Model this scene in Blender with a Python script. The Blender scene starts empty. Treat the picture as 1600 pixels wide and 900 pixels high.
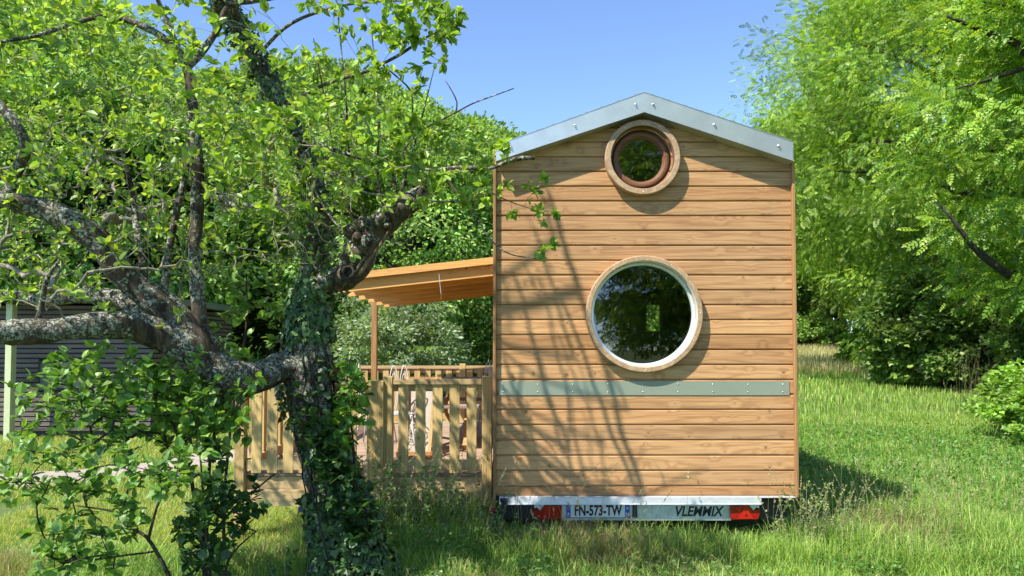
import bpy, math, random
import numpy as np
from mathutils import Vector, noise as mnoise
R = math.radians
rng = np.random.default_rng(7)
random.seed(7)
scene = bpy.context.scene
col = scene.collection

# ------------------------------------------------------------ camera, light
EYE = 1.70; F = 1200.0; PITCH = R(2.0)
cam_d = bpy.data.cameras.new("camera"); cam = bpy.data.objects.new("camera", cam_d); col.objects.link(cam)
cam.location = (0, 0, EYE); cam.rotation_euler = (R(90) + PITCH, 0, 0)
cam_d.sensor_width = 36; cam_d.lens = 27.0; cam_d.shift_y = 49.1 / 1600
cam_d.clip_start = 0.05; cam_d.clip_end = 3000
scene.camera = cam

SUN = Vector((-0.60, -0.53, 1.0)).normalized()          # towards the sun
world = bpy.data.worlds.new("World"); scene.world = world; world.use_nodes = True
wn = world.node_tree; bg = wn.nodes["Background"]
sky = wn.nodes.new("ShaderNodeTexSky"); sky.sky_type = 'NISHITA'; sky.sun_disc = False
sky.sun_elevation = math.asin(SUN.z); sky.sun_rotation = math.atan2(SUN.x, SUN.y)
sky.altitude = 300; sky.air_density = 0.55; sky.dust_density = 0.0; sky.ozone_density = 3.0
wn.links.new(sky.outputs[0], bg.inputs[0]); bg.inputs[1].default_value = 0.15
sd = bpy.data.lights.new("sun", 'SUN'); so = bpy.data.objects.new("sun", sd); col.objects.link(so)
sd.energy = 3.3; sd.angle = R(0.5); sd.color = (1.0, 0.94, 0.84)
so.rotation_euler = SUN.to_track_quat('Z', 'Y').to_euler(); so.location = (-6, -5, 12)
scene.view_settings.view_transform = 'Standard'; scene.view_settings.look = 'None'
scene.view_settings.exposure = 1.42; scene.view_settings.gamma = 1; scene.view_settings.use_curve_mapping = False
cy = scene.cycles
cy.max_bounces = 6; cy.diffuse_bounces = 4; cy.glossy_bounces = 3; cy.transmission_bounces = 5; cy.transparent_max_bounces = 6
cy.caustics_reflective = False; cy.caustics_refractive = False; cy.sample_clamp_indirect = 6

# ------------------------------------------------------------ helpers
def pz(px, py, Y):
    """where the sight line through a photograph pixel meets the plane y = Y"""
    s, c = math.sin(PITCH), math.cos(PITCH)
    t = (499.1 - py) / F
    Zr = Y * (s + t * c) / (c - t * s)
    zc = Y * c + Zr * s
    return np.array(((px - 800) / F * zc, Y, EYE + Zr))
def Zat(py, Y): return float(pz(800, py, Y)[2])
def Xat(px, py, Y): return float(pz(px, py, Y)[0])

def sstep(a, b, x):
    t = np.clip((x - a) / (b - a), 0, 1); return t * t * (3 - 2 * t)
def gz(x, y):
    x = np.asarray(x, float); y = np.asarray(y, float)
    z = 0.040 * np.maximum(0, y - 11) + 0.015 * np.sin(x * 1.7 + 1) * np.sin(y * 1.3) + 0.02 * np.sin(x * .6) * np.cos(y * .5 + 2)
    far = sstep(60, 90, y); z = z * (1 - far) + far * (2.0 + 0.0 * y)
    return z

def tag(o, label=None, cat=None, group=None, kind=None):
    if label: o['label'] = label
    if cat: o['category'] = cat
    if group: o['group'] = group
    if kind: o['kind'] = kind
    return o
def empty(name, loc, label, cat, group=None, rz=0):
    o = bpy.data.objects.new(name, None); col.objects.link(o); o.location = loc; o.rotation_euler.z = rz
    return tag(o, label, cat, group)

class Geo:
    """collects geometry in world coordinates"""
    def __init__(s): s.V = []; s.F = []; s.C = []; s.O = []; s.n = 0
    def add(s, V, Fs, C=None, off=None):
        V = np.asarray(V, float).reshape(-1, 3)
        for f in Fs:
            f = np.asarray(f, int)
            if f.size: s.F.append(f + s.n)
        s.V.append(V)
        if C is None: C = (1, 1, 1)
        C = np.asarray(C, float)
        if C.ndim == 1: C = np.tile(C, (len(V), 1))
        s.C.append(C)
        if off is None: off = 0.0
        s.O.append(np.full(len(V), off) if np.isscalar(off) else np.asarray(off, float))
        s.n += len(V)
    def box(s, lo, hi, off=None, bev=0.0):
        x0, y0, z0 = lo; x1, y1, z1 = hi
        if off is None: off = random.random()
        b = min(bev, (x1-x0)*.4, (y1-y0)*.4, (z1-z0)*.4)
        if b <= 0:
            V = [(x0,y0,z0),(x1,y0,z0),(x1,y1,z0),(x0,y1,z0),(x0,y0,z1),(x1,y0,z1),(x1,y1,z1),(x0,y1,z1)]
            s.add(V, [[(0,3,2,1),(4,5,6,7),(0,1,5,4),(1,2,6,5),(2,3,7,6),(3,0,4,7)]], None, off); return
        V = []; idx = {}
        for ix in (0,1):
            for iy in (0,1):
                for iz in (0,1):
                    X = (x0,x1)[ix]; Y = (y0,y1)[iy]; Z = (z0,z1)[iz]
                    sx = b*(1-2*ix); sy = b*(1-2*iy); sz = b*(1-2*iz)
                    for ax, p in enumerate(((X, Y+sy, Z+sz), (X+sx, Y, Z+sz), (X+sx, Y+sy, Z))):
                        idx[ix,iy,iz,ax] = len(V); V.append(p)
        q = []; t = []
        g = lambda ix,iy,iz,ax: idx[ix,iy,iz,ax]
        for a in (0,1):
            q.append([g(a,0,0,0), g(a,1,0,0), g(a,1,1,0), g(a,0,1,0)][::1 if a else -1])
            q.append([g(0,a,0,1), g(0,a,1,1), g(1,a,1,1), g(1,a,0,1)][::1 if a else -1])
            q.append([g(0,0,a,2), g(1,0,a,2), g(1,1,a,2), g(0,1,a,2)][::1 if a else -1])
            for c in (0,1):
                q.append([g(a,c,0,0), g(a,c,1,0), g(a,c,1,1), g(a,c,0,1)])
                q.append([g(a,0,c,0), g(a,1,c,0), g(a,1,c,2), g(a,0,c,2)])
                q.append([g(0,a,c,1), g(1,a,c,1), g(1,a,c,2), g(0,a,c,2)])
                for e in (0,1): t.append([g(a,c,e,0), g(a,c,e,1), g(a,c,e,2)])
        s.add(V, [q, t], None, off)
    def bar(s, p, q, w, h, up=(0,0,1), off=None):
        """a rectangular bar from p to q, w wide sideways and h along up"""
        p = np.array(p, float); q = np.array(q, float); d = q - p; d /= np.linalg.norm(d)
        sd_ = np.cross(d, up); sd_ /= np.linalg.norm(sd_); u = np.cross(sd_, d)
        if off is None: off = random.random()
        V = [e + sd_*a*w/2 + u*b*h/2 for e in (p, q) for a, b in ((-1,-1),(1,-1),(1,1),(-1,1))]
        s.add(V, [[(0,3,2,1),(4,5,6,7),(0,1,5,4),(1,2,6,5),(2,3,7,6),(3,0,4,7)]], None, off)
    def tube(s, P, rad, sides=8, C=None, rough=0.0, fr=6.0, cap=True, off=None, ellip=None):
        P = np.asarray(P, float); rad = np.broadcast_to(np.asarray(rad, float), (len(P),))
        T = np.gradient(P, axis=0); T /= np.linalg.norm(T, axis=1)[:, None] + 1e-12
        n = np.cross(T[0], (0.31, 0.95, 0.1)); n /= np.linalg.norm(n)
        th = np.arange(sides) / sides * 2 * np.pi; V = np.zeros((len(P), sides, 3))
        for i in range(len(P)):
            n = n - T[i] * n.dot(T[i]); n /= np.linalg.norm(n) + 1e-12; b = np.cross(T[i], n)
            V[i] = P[i] + rad[i] * (np.cos(th)[:, None] * n + np.sin(th)[:, None] * b)
        if rough > 0:
            for i in range(len(P)):
                for j in range(sides):
                    v = V[i, j]; d = (v - P[i])
                    q = Vector(v * fr)
                    k = mnoise.fractal(q, 1.0, 2.0, 4) * 0.8 + mnoise.noise(Vector(v * fr * .35)) * 1.1
                    k += -0.45 * abs(mnoise.noise(Vector((v[0]*fr*5, v[1]*fr*5, v[2]*fr*1.3)))) 
                    V[i, j] = P[i] + d * (1 + rough * k)
        m = len(P); i = np.arange(m - 1)[:, None] * sides; j = np.arange(sides)[None, :]; j2 = (j + 1) % sides
        q = np.stack([i + j, i + j2, i + sides + j2, i + sides + j], -1).reshape(-1, 4)
        V = V.reshape(-1, 3); Fs = [q]
        if cap and sides > 3:
            V = np.vstack([V, P[0], P[-1]]); a, b_ = m*sides, m*sides+1
            jj = np.arange(sides); jn = (jj + 1) % sides
            Fs.append(np.stack([np.full(sides, a), jn, jj], -1)); Fs.append(np.stack([np.full(sides, b_), (m-1)*sides+jj, (m-1)*sides+jn], -1))
        s.add(V, Fs, C, off)
        return V
    def lathe(s, prof, centre, segs=64, axis='y', C=None, off=None, closed=True):
        """prof: (radius, depth) loop spun round an axis along y"""
        c = np.array(centre, float); prof = np.array(prof, float); k = len(prof)
        th = np.arange(segs) / segs * 2 * np.pi
        V = np.zeros((segs, k, 3)); V[..., 0] = c[0] + np.cos(th)[:, None] * prof[:, 0]; V[..., 2] = c[2] + np.sin(th)[:, None] * prof[:, 0]; V[..., 1] = c[1] + prof[:, 1]
        if axis == 'x': V = np.stack([c[0] + V[...,1]-c[1], c[1] + V[...,0]-c[0], V[...,2]], -1)
        kk = k if closed else k - 1
        i = np.arange(segs)[:, None]; i2 = (i + 1) % segs; j = np.arange(kk)[None, :]; j2 = (j + 1) % k
        q = np.stack([i*k + j, i*k + j2, i2*k + j2, i2*k + j], -1).reshape(-1, 4)
        s.add(V.reshape(-1, 3), [q], C, off)
    def prism(s, pts, y0, y1, off=None):
        """outline in (x, z) extruded from y0 to y1"""
        n = len(pts); V = [(x, y0, z) for x, z in pts] + [(x, y1, z) for x, z in pts]
        q = [(i, (i+1) % n, n + (i+1) % n, n + i) for i in range(n)]
        s.n0 = s.n; s.add(V, [q], None, off if off is not None else random.random())
        s.ng = getattr(s, 'ng', []); s.ng.append((s.n0, n))
    def build(s, name, mat, parent=None, smooth=False, shift=None):
        V = np.vstack(s.V); C = np.vstack(s.C); O = np.concatenate(s.O)
        if shift is not None: V = V - np.asarray(shift, float)
        me = bpy.data.meshes.new(name)
        loops = [f.reshape(-1) for f in s.F]; tot = [np.full(len(f), f.shape[1]) for f in s.F]
        for n0, n in getattr(s, 'ng', []):
            loops.append(np.arange(n0, n0+n)[::-1]); tot.append(np.array([n])); loops.append(np.arange(n0+n, n0+2*n)); tot.append(np.array([n]))
        loops = np.concatenate(loops).astype(np.int32); tot = np.concatenate(tot).astype(np.int32)
        start = np.concatenate([[0], np.cumsum(tot)[:-1]]).astype(np.int32)
        me.vertices.add(len(V)); me.loops.add(len(loops)); me.polygons.add(len(tot))
        me.vertices.foreach_set("co", V.astype(np.float32).ravel())
        me.loops.foreach_set("vertex_index", loops)
        me.polygons.foreach_set("loop_start", start); me.polygons.foreach_set("loop_total", tot)
        if smooth: me.polygons.foreach_set("use_smooth", np.ones(len(tot), bool))
        else: me.polygons.foreach_set("use_smooth", np.zeros(len(tot), bool))
        a = me.attributes.new("Col", 'FLOAT_COLOR', 'POINT'); a.data.foreach_set("color", np.hstack([C, np.ones((len(C), 1))]).astype(np.float32).ravel())
        a = me.attributes.new("off", 'FLOAT', 'POINT'); a.data.foreach_set("value", O.astype(np.float32))
        me.update(calc_edges=True); me.validate()
        o = bpy.data.objects.new(name, me); col.objects.link(o)
        if mat is not None: me.materials.append(mat)
        if parent is not None:
            o.parent = parent
        return o
def put(name, geo, mat, parent, smooth=False, label=None):
    """a part whose geometry is in world coordinates, under a thing standing somewhere"""
    p = parent; off = np.zeros(3)
    while p is not None: off = off + np.array(p.location); p = p.parent
    o = geo.build(name, mat, parent, smooth, shift=off)
    if label: o['label'] = label
    return o
def copy_tree(o, parent=None):
    c = o.copy(); col.objects.link(c); c.parent = parent
    for ch in list(o.children): copy_tree(ch, c)
    return c
def catmull(P, step):
    P = np.asarray(P, float); out = []
    Q = np.vstack([2*P[0]-P[1], P, 2*P[-1]-P[-2]])
    for i in range(1, len(Q)-2):
        L = np.linalg.norm(Q[i+1][:3]-Q[i][:3]); n = max(2, int(L/step))
        for t in np.arange(n)/n:
            a, b, c, d = Q[i-1], Q[i], Q[i+1], Q[i+2]
            out.append(.5*((2*b)+(-a+c)*t+(2*a-5*b+4*c-d)*t*t+(-a+3*b-3*c+d)*t**3))
    out.append(P[-1]); return np.array(out)

# ------------------------------------------------------------ materials
class Mat:
    def __init__(s, name):
        s.m = bpy.data.materials.new(name); s.m.use_nodes = True; s.nt = s.m.node_tree; s.N = s.nt.nodes
        s.p = s.N["Principled BSDF"]; s.out = s.N["Material Output"]
    def n(s, t, **kw):
        x = s.N.new(t)
        for k, v in kw.items():
            if k in ('_i',):
                for a, b in v.items(): x.inputs[a].default_value = b
            else: setattr(x, k, v)
        return x
    def l(s, a, b): s.nt.links.new(a, b)
    def ramp(s, fac, stops, interp='LINEAR'):
        r = s.n("ShaderNodeValToRGB"); r.color_ramp.interpolation = interp; e = r.color_ramp.elements
        while len(e) < len(stops): e.new(.5)
        for k, (p, c) in enumerate(stops):
            e[k].position = p; e[k].color = (c if len(c) == 4 else (*c, 1)) if hasattr(c, '__len__') else (c, c, c, 1)
        s.l(fac, r.inputs[0]); return r.outputs[0]
    def mix(s, a, b, f, mode='MIX'):
        m = s.n("ShaderNodeMix", data_type='RGBA', blend_type=mode)
        for v, i in ((f, 0), (a, 6), (b, 7)):
            if hasattr(v, 'links') or hasattr(v, 'is_linked'): s.l(v, m.inputs[i])
            elif i == 0: m.inputs[0].default_value = v
            else: m.inputs[i].default_value = (*v, 1) if hasattr(v, '__len__') else (v, v, v, 1)
        return m.outputs[2]
    def noise(s, vec, scale, detail=4, rough=.5, dist=0):
        x = s.n("ShaderNodeTexNoise"); x.inputs['Scale'].default_value = scale; x.inputs['Detail'].default_value = detail
        x.inputs['Roughness'].default_value = rough; x.inputs['Distortion'].default_value = dist
        if vec is not None: s.l(vec, x.inputs['Vector'])
        return x.outputs['Fac']
    def coord(s, sc=(1,1,1), off=True):
        tc = s.n("ShaderNodeTexCoord"); v = tc.outputs['Object']
        if off:
            at = s.n("ShaderNodeAttribute", attribute_name="off")
            mu = s.n("ShaderNodeVectorMath", operation='MULTIPLY'); mu.inputs[1].default_value = (17.3, 9.1, 23.7); s.l(at.outputs['Fac'], mu.inputs[0])
            ad = s.n("ShaderNodeVectorMath", operation='ADD'); s.l(v, ad.inputs[0]); s.l(mu.outputs[0], ad.inputs[1]); v = ad.outputs[0]
        m = s.n("ShaderNodeVectorMath", operation='MULTIPLY'); m.inputs[1].default_value = sc; s.l(v, m.inputs[0]); return m.outputs[0]
    def bump(s, h, st, dist=.01):
        b = s.n("ShaderNodeBump"); b.inputs['Strength'].default_value = st; b.inputs['Distance'].default_value = dist
        s.l(h, b.inputs['Height']); s.l(b.outputs[0], s.p.inputs['Normal'])
    def base(s, c): 
        if hasattr(c, '__len__'): s.p.inputs['Base Color'].default_value = (*c, 1)
        else: s.l(c, s.p.inputs['Base Color'])
    def set(s, **kw):
        for k, v in kw.items(): s.p.inputs[k.replace('_', ' ')].default_value = v
        return s

def wood(name, light, dark, axis='x', rough=.62, knot=(.16,.07,.03), knots=True, vary=.34, grain=.62, kscale=4.3):
    M = Mat(name)
    sc = {'x': (.22, 3.2, 3.2), 'y': (3.2, .22, 3.2), 'z': (3.2, 3.2, .22)}[axis]
    sc2 = {'x': (1.0, 30, 30), 'y': (30, 1.0, 30), 'z': (30, 30, 1.0)}[axis]
    v = M.coord(sc); v2 = M.coord(sc2); vk = M.coord((1, 1, 1))
    n1 = M.noise(v, 2.0, 3, .5, .3)
    sep = M.n("ShaderNodeSeparateXYZ"); M.l(vk, sep.inputs[0]); cmb = M.n("ShaderNodeCombineXYZ")
    M.l(sep.outputs[1 if axis == 'y' else 0], cmb.inputs[0]); M.l(sep.outputs[2], cmb.inputs[1])
    vo = M.n("ShaderNodeTexVoronoi", voronoi_dimensions='2D'); vo.inputs['Scale'].default_value = kscale; vo.inputs['Randomness'].default_value = 1; M.l(cmb.outputs[0], vo.inputs['Vector'])
    kd = vo.outputs['Distance']
    if knots:
        bend = M.n("ShaderNodeMath", operation='MULTIPLY_ADD'); M.l(M.ramp(kd, [(0, 1), (.12, .35), (.3, 0)], 'EASE'), bend.inputs[0]); bend.inputs[1].default_value = .10; M.l(n1, bend.inputs[2]); n1 = bend.outputs[0]
    # growth rings cut lengthwise: bands of a stretched noise
    mu = M.n("ShaderNodeMath", operation='MULTIPLY'); M.l(n1, mu.inputs[0]); mu.inputs[1].default_value = 17
    fr = M.n("ShaderNodeMath", operation='PINGPONG'); M.l(mu.outputs[0], fr.inputs[0]); fr.inputs[1].default_value = 1
    band = M.ramp(fr.outputs[0], [(0, 0), (.55, .25), (1, 1)])
    fine = M.noise(v2, 3.0, 5, .65)
    c = M.mix(light, dark, M.ramp(band, [(0, 0), (1, grain)]))
    c = M.mix(c, dark, M.ramp(fine, [(.42, 0), (.75, .6)]))
    big = M.noise(M.coord(tuple(a*.7 for a in sc)), 1.3, 2)
    c = M.mix(c, M.ramp(big, [(.3, (1.12, 1.08, 1.0)), (.7, (.86, .84, .82))]), 1.0, 'MULTIPLY')
    at = M.n("ShaderNodeAttribute", attribute_name="off")
    wn_ = M.n("ShaderNodeTexWhiteNoise", noise_dimensions='1D'); M.l(at.outputs['Fac'], wn_.inputs['W'])
    c = M.mix(c, M.ramp(wn_.outputs['Value'], [(0, (1-vary, 1-vary*1.15, 1-vary*1.3)), (.35, (1.0, .96, .93)), (.6, (1-vary*.35, 1-vary*.3, 1-vary*.15)), (1, (1+vary*.35,)*3)]), 1.0, 'MULTIPLY')
    if knots:
        ks = M.n("ShaderNodeSeparateColor"); M.l(vo.outputs['Color'], ks.inputs[0])
        has = M.ramp(ks.outputs[0], [(.62, 0), (.66, 1)]); size = M.n("ShaderNodeMath", operation='MULTIPLY_ADD'); M.l(ks.outputs[1], size.inputs[0]); size.inputs[1].default_value = .05; M.l(kd, size.inputs[2])
        c = M.mix(c, knot, M.mix(has, M.ramp(size.outputs[0], [(.02, .6), (.04, .8), (.058, .25), (.10, .08), (.16, 0)]), 1.0, 'MULTIPLY'))
    M.base(c); M.set(Roughness=rough); M.p.inputs['Specular IOR Level'].default_value = .3
    M.bump(fine, .35, .004)
    return M.m

def leaf_mat(name, trans=.4, tint=(1.55, 1.5, .55), rough=.42, spec=.5):
    M = Mat(name)
    at = M.n("ShaderNodeAttribute", attribute_name="Col")
    c = at.outputs['Color']
    M.base(c); M.set(Roughness=rough); M.p.inputs['Specular IOR Level'].default_value = spec
    tr = M.n("ShaderNodeBsdfTranslucent"); M.l(M.mix(c, tint, 1.0, 'MULTIPLY'), tr.inputs[0])
    mx = M.n("ShaderNodeMixShader"); mx.inputs[0].default_value = trans
    M.l(M.p.outputs[0], mx.inputs[1]); M.l(tr.outputs[0], mx.inputs[2]); M.l(mx.outputs[0], M.out.inputs[0])
    return M.m

def plain(name, c, rough=.5, metal=0, var=.12, nscale=8, bump=0):
    M = Mat(name); v = M.coord(off=False)
    n = M.noise(v, nscale, 5, .6)
    M.base(M.mix(c, M.ramp(n, [(.3, (1-var,)*3), (.7, (1+var,)*3)]), 1.0, 'MULTIPLY')); M.set(Roughness=rough, Metallic=metal)
    if bump: M.bump(n, bump, .01)
    return M.m

def bark(name, a=(.085,.065,.05), b=(.022,.017,.013), lichen=(.44,.45,.39), amount=.5, sc=1.0):
    M = Mat(name); v = M.coord((1, 1, 1), off=False); vs = M.coord((26*sc, 26*sc, 6*sc), off=False)
    fis = M.noise(vs, 1.0, 6, .65, .6)
    c = M.mix(b, a, M.ramp(fis, [(.38, 0), (.62, 1)]))
    big = M.noise(v, 3.5*sc, 3, .6); sm = M.noise(v, 20*sc, 6, .72, .4)
    geo = M.n("ShaderNodeNewGeometry"); sx = M.n("ShaderNodeSeparateXYZ"); M.l(geo.outputs['Normal'], sx.inputs[0])
    up = M.ramp(sx.outputs['Z'], [(.0, .25), (.8, 1)])
    k = M.n("ShaderNodeMath", operation='ADD'); M.l(big, k.inputs[0]); M.l(sm, k.inputs[1])
    k2 = M.n("ShaderNodeMath", operation='MULTIPLY_ADD'); M.l(up, k2.inputs[0]); k2.inputs[1].default_value = .14; M.l(k.outputs[0], k2.inputs[2])
    mask = M.ramp(k2.outputs[0], [(1.22 - .3*amount, 0), (1.26 - .3*amount, 1)])
    # ramps clamp at 1: rescale
    k3 = M.n("ShaderNodeMath", operation='MULTIPLY'); M.l(k2.outputs[0], k3.inputs[0]); k3.inputs[1].default_value = .5
    e = .60 - .12*amount
    mask = M.ramp(k3.outputs[0], [(e, 0), (e + .025, 1)])
    lc = M.mix(lichen, (lichen[0]*.55, lichen[1]*.6, lichen[2]*.45), M.ramp(M.noise(v, 55*sc, 3), [(.4, 0), (.6, 1)]))
    fl = M.noise(v, 46*sc, 4, .75, .8); mask = M.mix(mask, M.ramp(fl, [(.47, 0), (.53, 1)]), 1.0, 'MULTIPLY')
    c = M.mix(c, lc, mask)
    M.base(c); M.set(Roughness=.9); M.p.inputs['Specular IOR Level'].default_value = .2
    hh = M.mix(fis, mask, .25); M.bump(hh, .9, .02)
    return M.m

m_clad = wood("larch_cladding", (.57,.34,.160), (.29,.14,.056), 'x')
m_cladside = wood("larch_cladding_side", (.50,.305,.150), (.23,.115,.048), 'y')
m_trim = wood("larch_trim", (.42,.25,.11), (.26,.135,.055), 'z', knots=False)
m_deckz = wood("pine_upright", (.62,.46,.20), (.38,.26,.10), 'z', vary=.2)
m_deckx = wood("pine_rail", (.62,.47,.25), (.38,.27,.12), 'x', vary=.2)
m_decky = wood("pine_board", (.42,.32,.25), (.26,.19,.14), 'x', vary=.2)
m_orange = wood("canopy_larch", (.80,.48,.17), (.58,.30,.085), 'x', vary=.15)
m_orangez = wood("furniture_wood", (.54,.33,.15), (.34,.18,.07), 'z', knots=False)
m_mahog = wood("mahogany_frame", (.22,.105,.055), (.12,.055,.03), 'x', knots=False, rough=.4)
m_slat = wood("grey_slats", (.18,.16,.14), (.085,.075,.065), 'x', knots=False, vary=.35)
m_grey = wood("weathered_top", (.40,.34,.33), (.26,.21,.21), 'x', knots=False)
m_galv = plain("galvanised", (.60,.63,.60), .34, .7, .10, 5, .05)
m_galvp = plain("galvanised_panel", (.50,.56,.50), .5, .35, .25, 22)
m_sill = plain("bright_zinc", (.66,.68,.70), .4, .35, .1, 20)
m_band = plain("sage_flashing", (.26,.295,.22), .45, .15, .05, 5)
m_white = plain("pale_aluminium", (.66,.70,.66), .35, .35, .04, 5)
m_screw = plain("steel_screw", (.75,.75,.75), .3, .9, .03)
m_black = plain("black_rubber", (.012,.012,.012), .55, 0, .2)
m_dark = plain("dark_steel", (.03,.03,.03), .6, .3, .2)
m_red = plain("red_lens", (.28,.006,.006), .18, 0, .15, 30)
m_redb = plain("red_lens_bright", (.45,.01,.008), .12, 0, .1, 30)
m_plate = plain("plate_white", (.62,.66,.62), .35, 0, .03)
m_blue = plain("plate_blue", (.015,.07,.38), .4, 0, .03)
m_ink = plain("black_ink", (.010,.010,.010), .5, 0, .05)
m_roof = plain("roof_sheet", (.25,.28,.28), .45, .6, .1, 4)
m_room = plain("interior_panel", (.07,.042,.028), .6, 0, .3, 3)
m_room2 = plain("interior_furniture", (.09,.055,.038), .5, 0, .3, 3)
m_wire = plain("white_wire", (.55,.53,.50), .4, 0, .03)
m_canvas = plain("pale_canvas", (.36,.32,.26), .8, 0, .12, 18)
m_path = plain("pink_gravel", (.37,.31,.25), .9, 0, .22, 14, .6)
m_orangeflag = plain("orange_plastic", (.7,.2,.03), .4)
m_bark = bark("apple_bark", (.12,.088,.06), (.028,.021,.015), amount=.85)
m_barkpale = bark("pale_twig_bark", (.42,.37,.29), (.20,.17,.125), (.50,.50,.42), .35, 2.5)
m_barkdark = bark("dark_bark", (.07,.06,.045), (.02,.017,.012), (.16,.18,.12), .2)
m_deadwood = wood("bare_deadwood", (.33,.24,.14), (.07,.05,.035), 'z', knots=False, rough=.85, grain=.95)
m_leaf = leaf_mat("apple_leaf", .42)
m_hazel = leaf_mat("hazel_leaf", .36)
m_ivy = leaf_mat("ivy_leaf", .22, rough=.4, spec=.45)
m_tree = leaf_mat("tree_leaf", .40, rough=.45, spec=.5)
m_grassm = leaf_mat("grass_blade", .42, (1.3,1.3,.6), .5, .35)
g_ = Mat("window_glass"); g_.base((.9,.95,.93)); g_.set(Roughness=.0, IOR=1.5)
gl = g_.n("ShaderNodeBsdfGlossy"); gl.inputs['Roughness'].default_value = 0.01; gl.inputs[0].default_value = (1,1,1,1)
tp = g_.n("ShaderNodeBsdfTransparent"); tp.inputs[0].default_value = (.62,.66,.64,1)
fr_ = g_.n("ShaderNodeFresnel"); fr_.inputs[0].default_value = 1.95
mx_ = g_.n("ShaderNodeMixShader"); g_.l(fr_.outputs[0], mx_.inputs[0]); g_.l(tp.outputs[0], mx_.inputs[1]); g_.l(gl.outputs[0], mx_.inputs[2]); g_.l(mx_.outputs[0], g_.out.inputs[0])
m_glass = g_.m
# lumpy ground under the grass
M = Mat("soil_and_turf"); v = M.coord(off=False)
n1 = M.noise(v, .8, 5, .6); n2 = M.noise(v, 9, 6, .7)
c = M.mix((.07,.12,.02), (.12,.17,.035), n1); c = M.mix(c, (.14,.11,.05), M.ramp(n2, [(.5, 0), (.7, .7)])); M.base(c); M.set(Roughness=.95); M.bump(n2, .8, .04)
m_ground = M.m
M = Mat("wooded_hill"); v = M.coord(off=False); n1 = M.noise(v, .12, 8, .7)
M.base(M.ramp(n1, [(.3, (.02,.04,.015)), (.6, (.05,.09,.03)), (.72, (.16,.15,.12))])); M.set(Roughness=.95); M.bump(n1, 1, 2.)
m_hill = M.m
# ------------------------------------------------------------ ground
def grid_ground():
    g = Geo()
    xs = np.concatenate([[-400,-200,-100,-60,-40,-28], np.arange(-20, 20.01, .25), [28,40,60,100,200,400]])
    ys = np.concatenate([[-300,-100,-40,-20,-10,-4], np.arange(0, 16, .2), np.arange(16, 60, 1.), [60,70,80,95,120,200,400,900]])
    X, Y = np.meshgrid(xs, ys); Z = gz(X, Y)
    n, m = X.shape; i = np.arange(n-1)[:, None]*m; j = np.arange(m-1)[None]
    g.add(np.stack([X, Y, Z], -1), [np.stack([i+j, i+j+1, i+m+j+1, i+m+j], -1).reshape(-1, 4)])
    return tag(g.build("ground", m_ground, None, True), kind="structure")
grid_ground()
# hill far behind
g = Geo(); xs = np.linspace(-260, 60, 90); ys = np.linspace(120, 300, 50); X, Y = np.meshgrid(xs, ys)
def hill_h(X, Y):
    ridge = 66 - .42*np.maximum(0, X+40) - .10*np.abs(np.minimum(0, X+60))
    r = np.clip((Y-120)/75, 0, 1); f = r*r*(3-2*r)
    return np.maximum(0.0, ridge)*f + 2*np.sin(X*.09)*np.sin(Y*.07)*f + 1
Z = hill_h(X, Y); n, m = X.shape; i = np.arange(n-1)[:, None]*m; j = np.arange(m-1)[None]
g.add(np.stack([X, Y, Z], -1), [np.stack([i+j, i+j+1, i+m+j+1, i+m+j], -1).reshape(-1, 4)])
tag(g.build("hill", m_hill, None, True), kind="structure")
# path of pale gravel to the deck
g = Geo(); ctr = catmull([(-11.5,8.6),(-8,9.2),(-6.1,9.8),(-5.1,10.7),(-4.4,11.6),(-3.4,12.1),(-2.0,12.3)], .15)
T = np.gradient(ctr, axis=0); T /= np.linalg.norm(T, axis=1)[:, None]; N = np.stack([-T[:,1], T[:,0]], -1)
rows = []
for k in np.linspace(-1, 1, 9):
    w = .62 + .06*np.sin(np.arange(len(ctr))*.9+k); p = ctr + N*(w*k)[:, None]
    rows.append(np.stack([p[:,0], p[:,1], gz(p[:,0], p[:,1]) + .035 - .03*abs(k)**3], -1))
V = np.stack(rows, 1); n, m = V.shape[:2]; i = np.arange(n-1)[:, None]*m; j = np.arange(m-1)[None]
g.add(V, [np.stack([i+j, i+j+1, i+m+j+1, i+m+j], -1).reshape(-1, 4)])
tag(g.build("path", m_path, None, True), kind="structure")

# ------------------------------------------------------------ the wooden house on its trailer
HY = 6.5                                       # plane of the front boards
XL, XR = Xat(770.5, 500, HY), Xat(1242.5, 500, HY)
LEN = 5.6; BY = HY + LEN
TW = .026                                      # corner trims
ZB = Zat(776, HY)
house = empty("tiny_house", ((XL+XR)/2, HY+LEN/2, 0), "small larch clad house on a road trailer with two round windows in its gable", "tiny house")
XC = Xat(1006.5, 160, HY)
fz_pk, fz_lo = Zat(174, HY-.13), Zat(250, HY-.13)
def roof_z(x):                                 # underside line of the verge flashing, taken at the wall
    k = (fz_pk - fz_lo) / (XR - XC); return fz_pk - k*abs(x - XC)
slope = (fz_pk - fz_lo)/(XR - XC)
W1 = (Xat(1002, 249, HY), Zat(249, HY), .255)   # upper window: centre and hole radius
W2 = (Xat(1005, 491, HY), Zat(491, HY), .440)
zl6, zb0 = Zat(617, HY), Zat(760, HY); p1 = (zl6 - zb0)/6
zt0, zt1 = Zat(594, HY), Zat(222.7, HY); p2 = (zt1 - zt0)/16
boards = [(ZB, zb0)] + [(zb0+i*p1, zb0+(i+1)*p1) for i in range(6)] + [(zl6, zt0)] + [(zt0+i*p2, zt0+(i+1)*p2) for i in range(20)]
PROF = [(.000,.018),(.0075,.018),(.009,.005),(.015,.0005),(.022,0.0),(-.007,.0),(-.003,.003),(0,.013)]   # height in board (negative: from its top), depth
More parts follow.
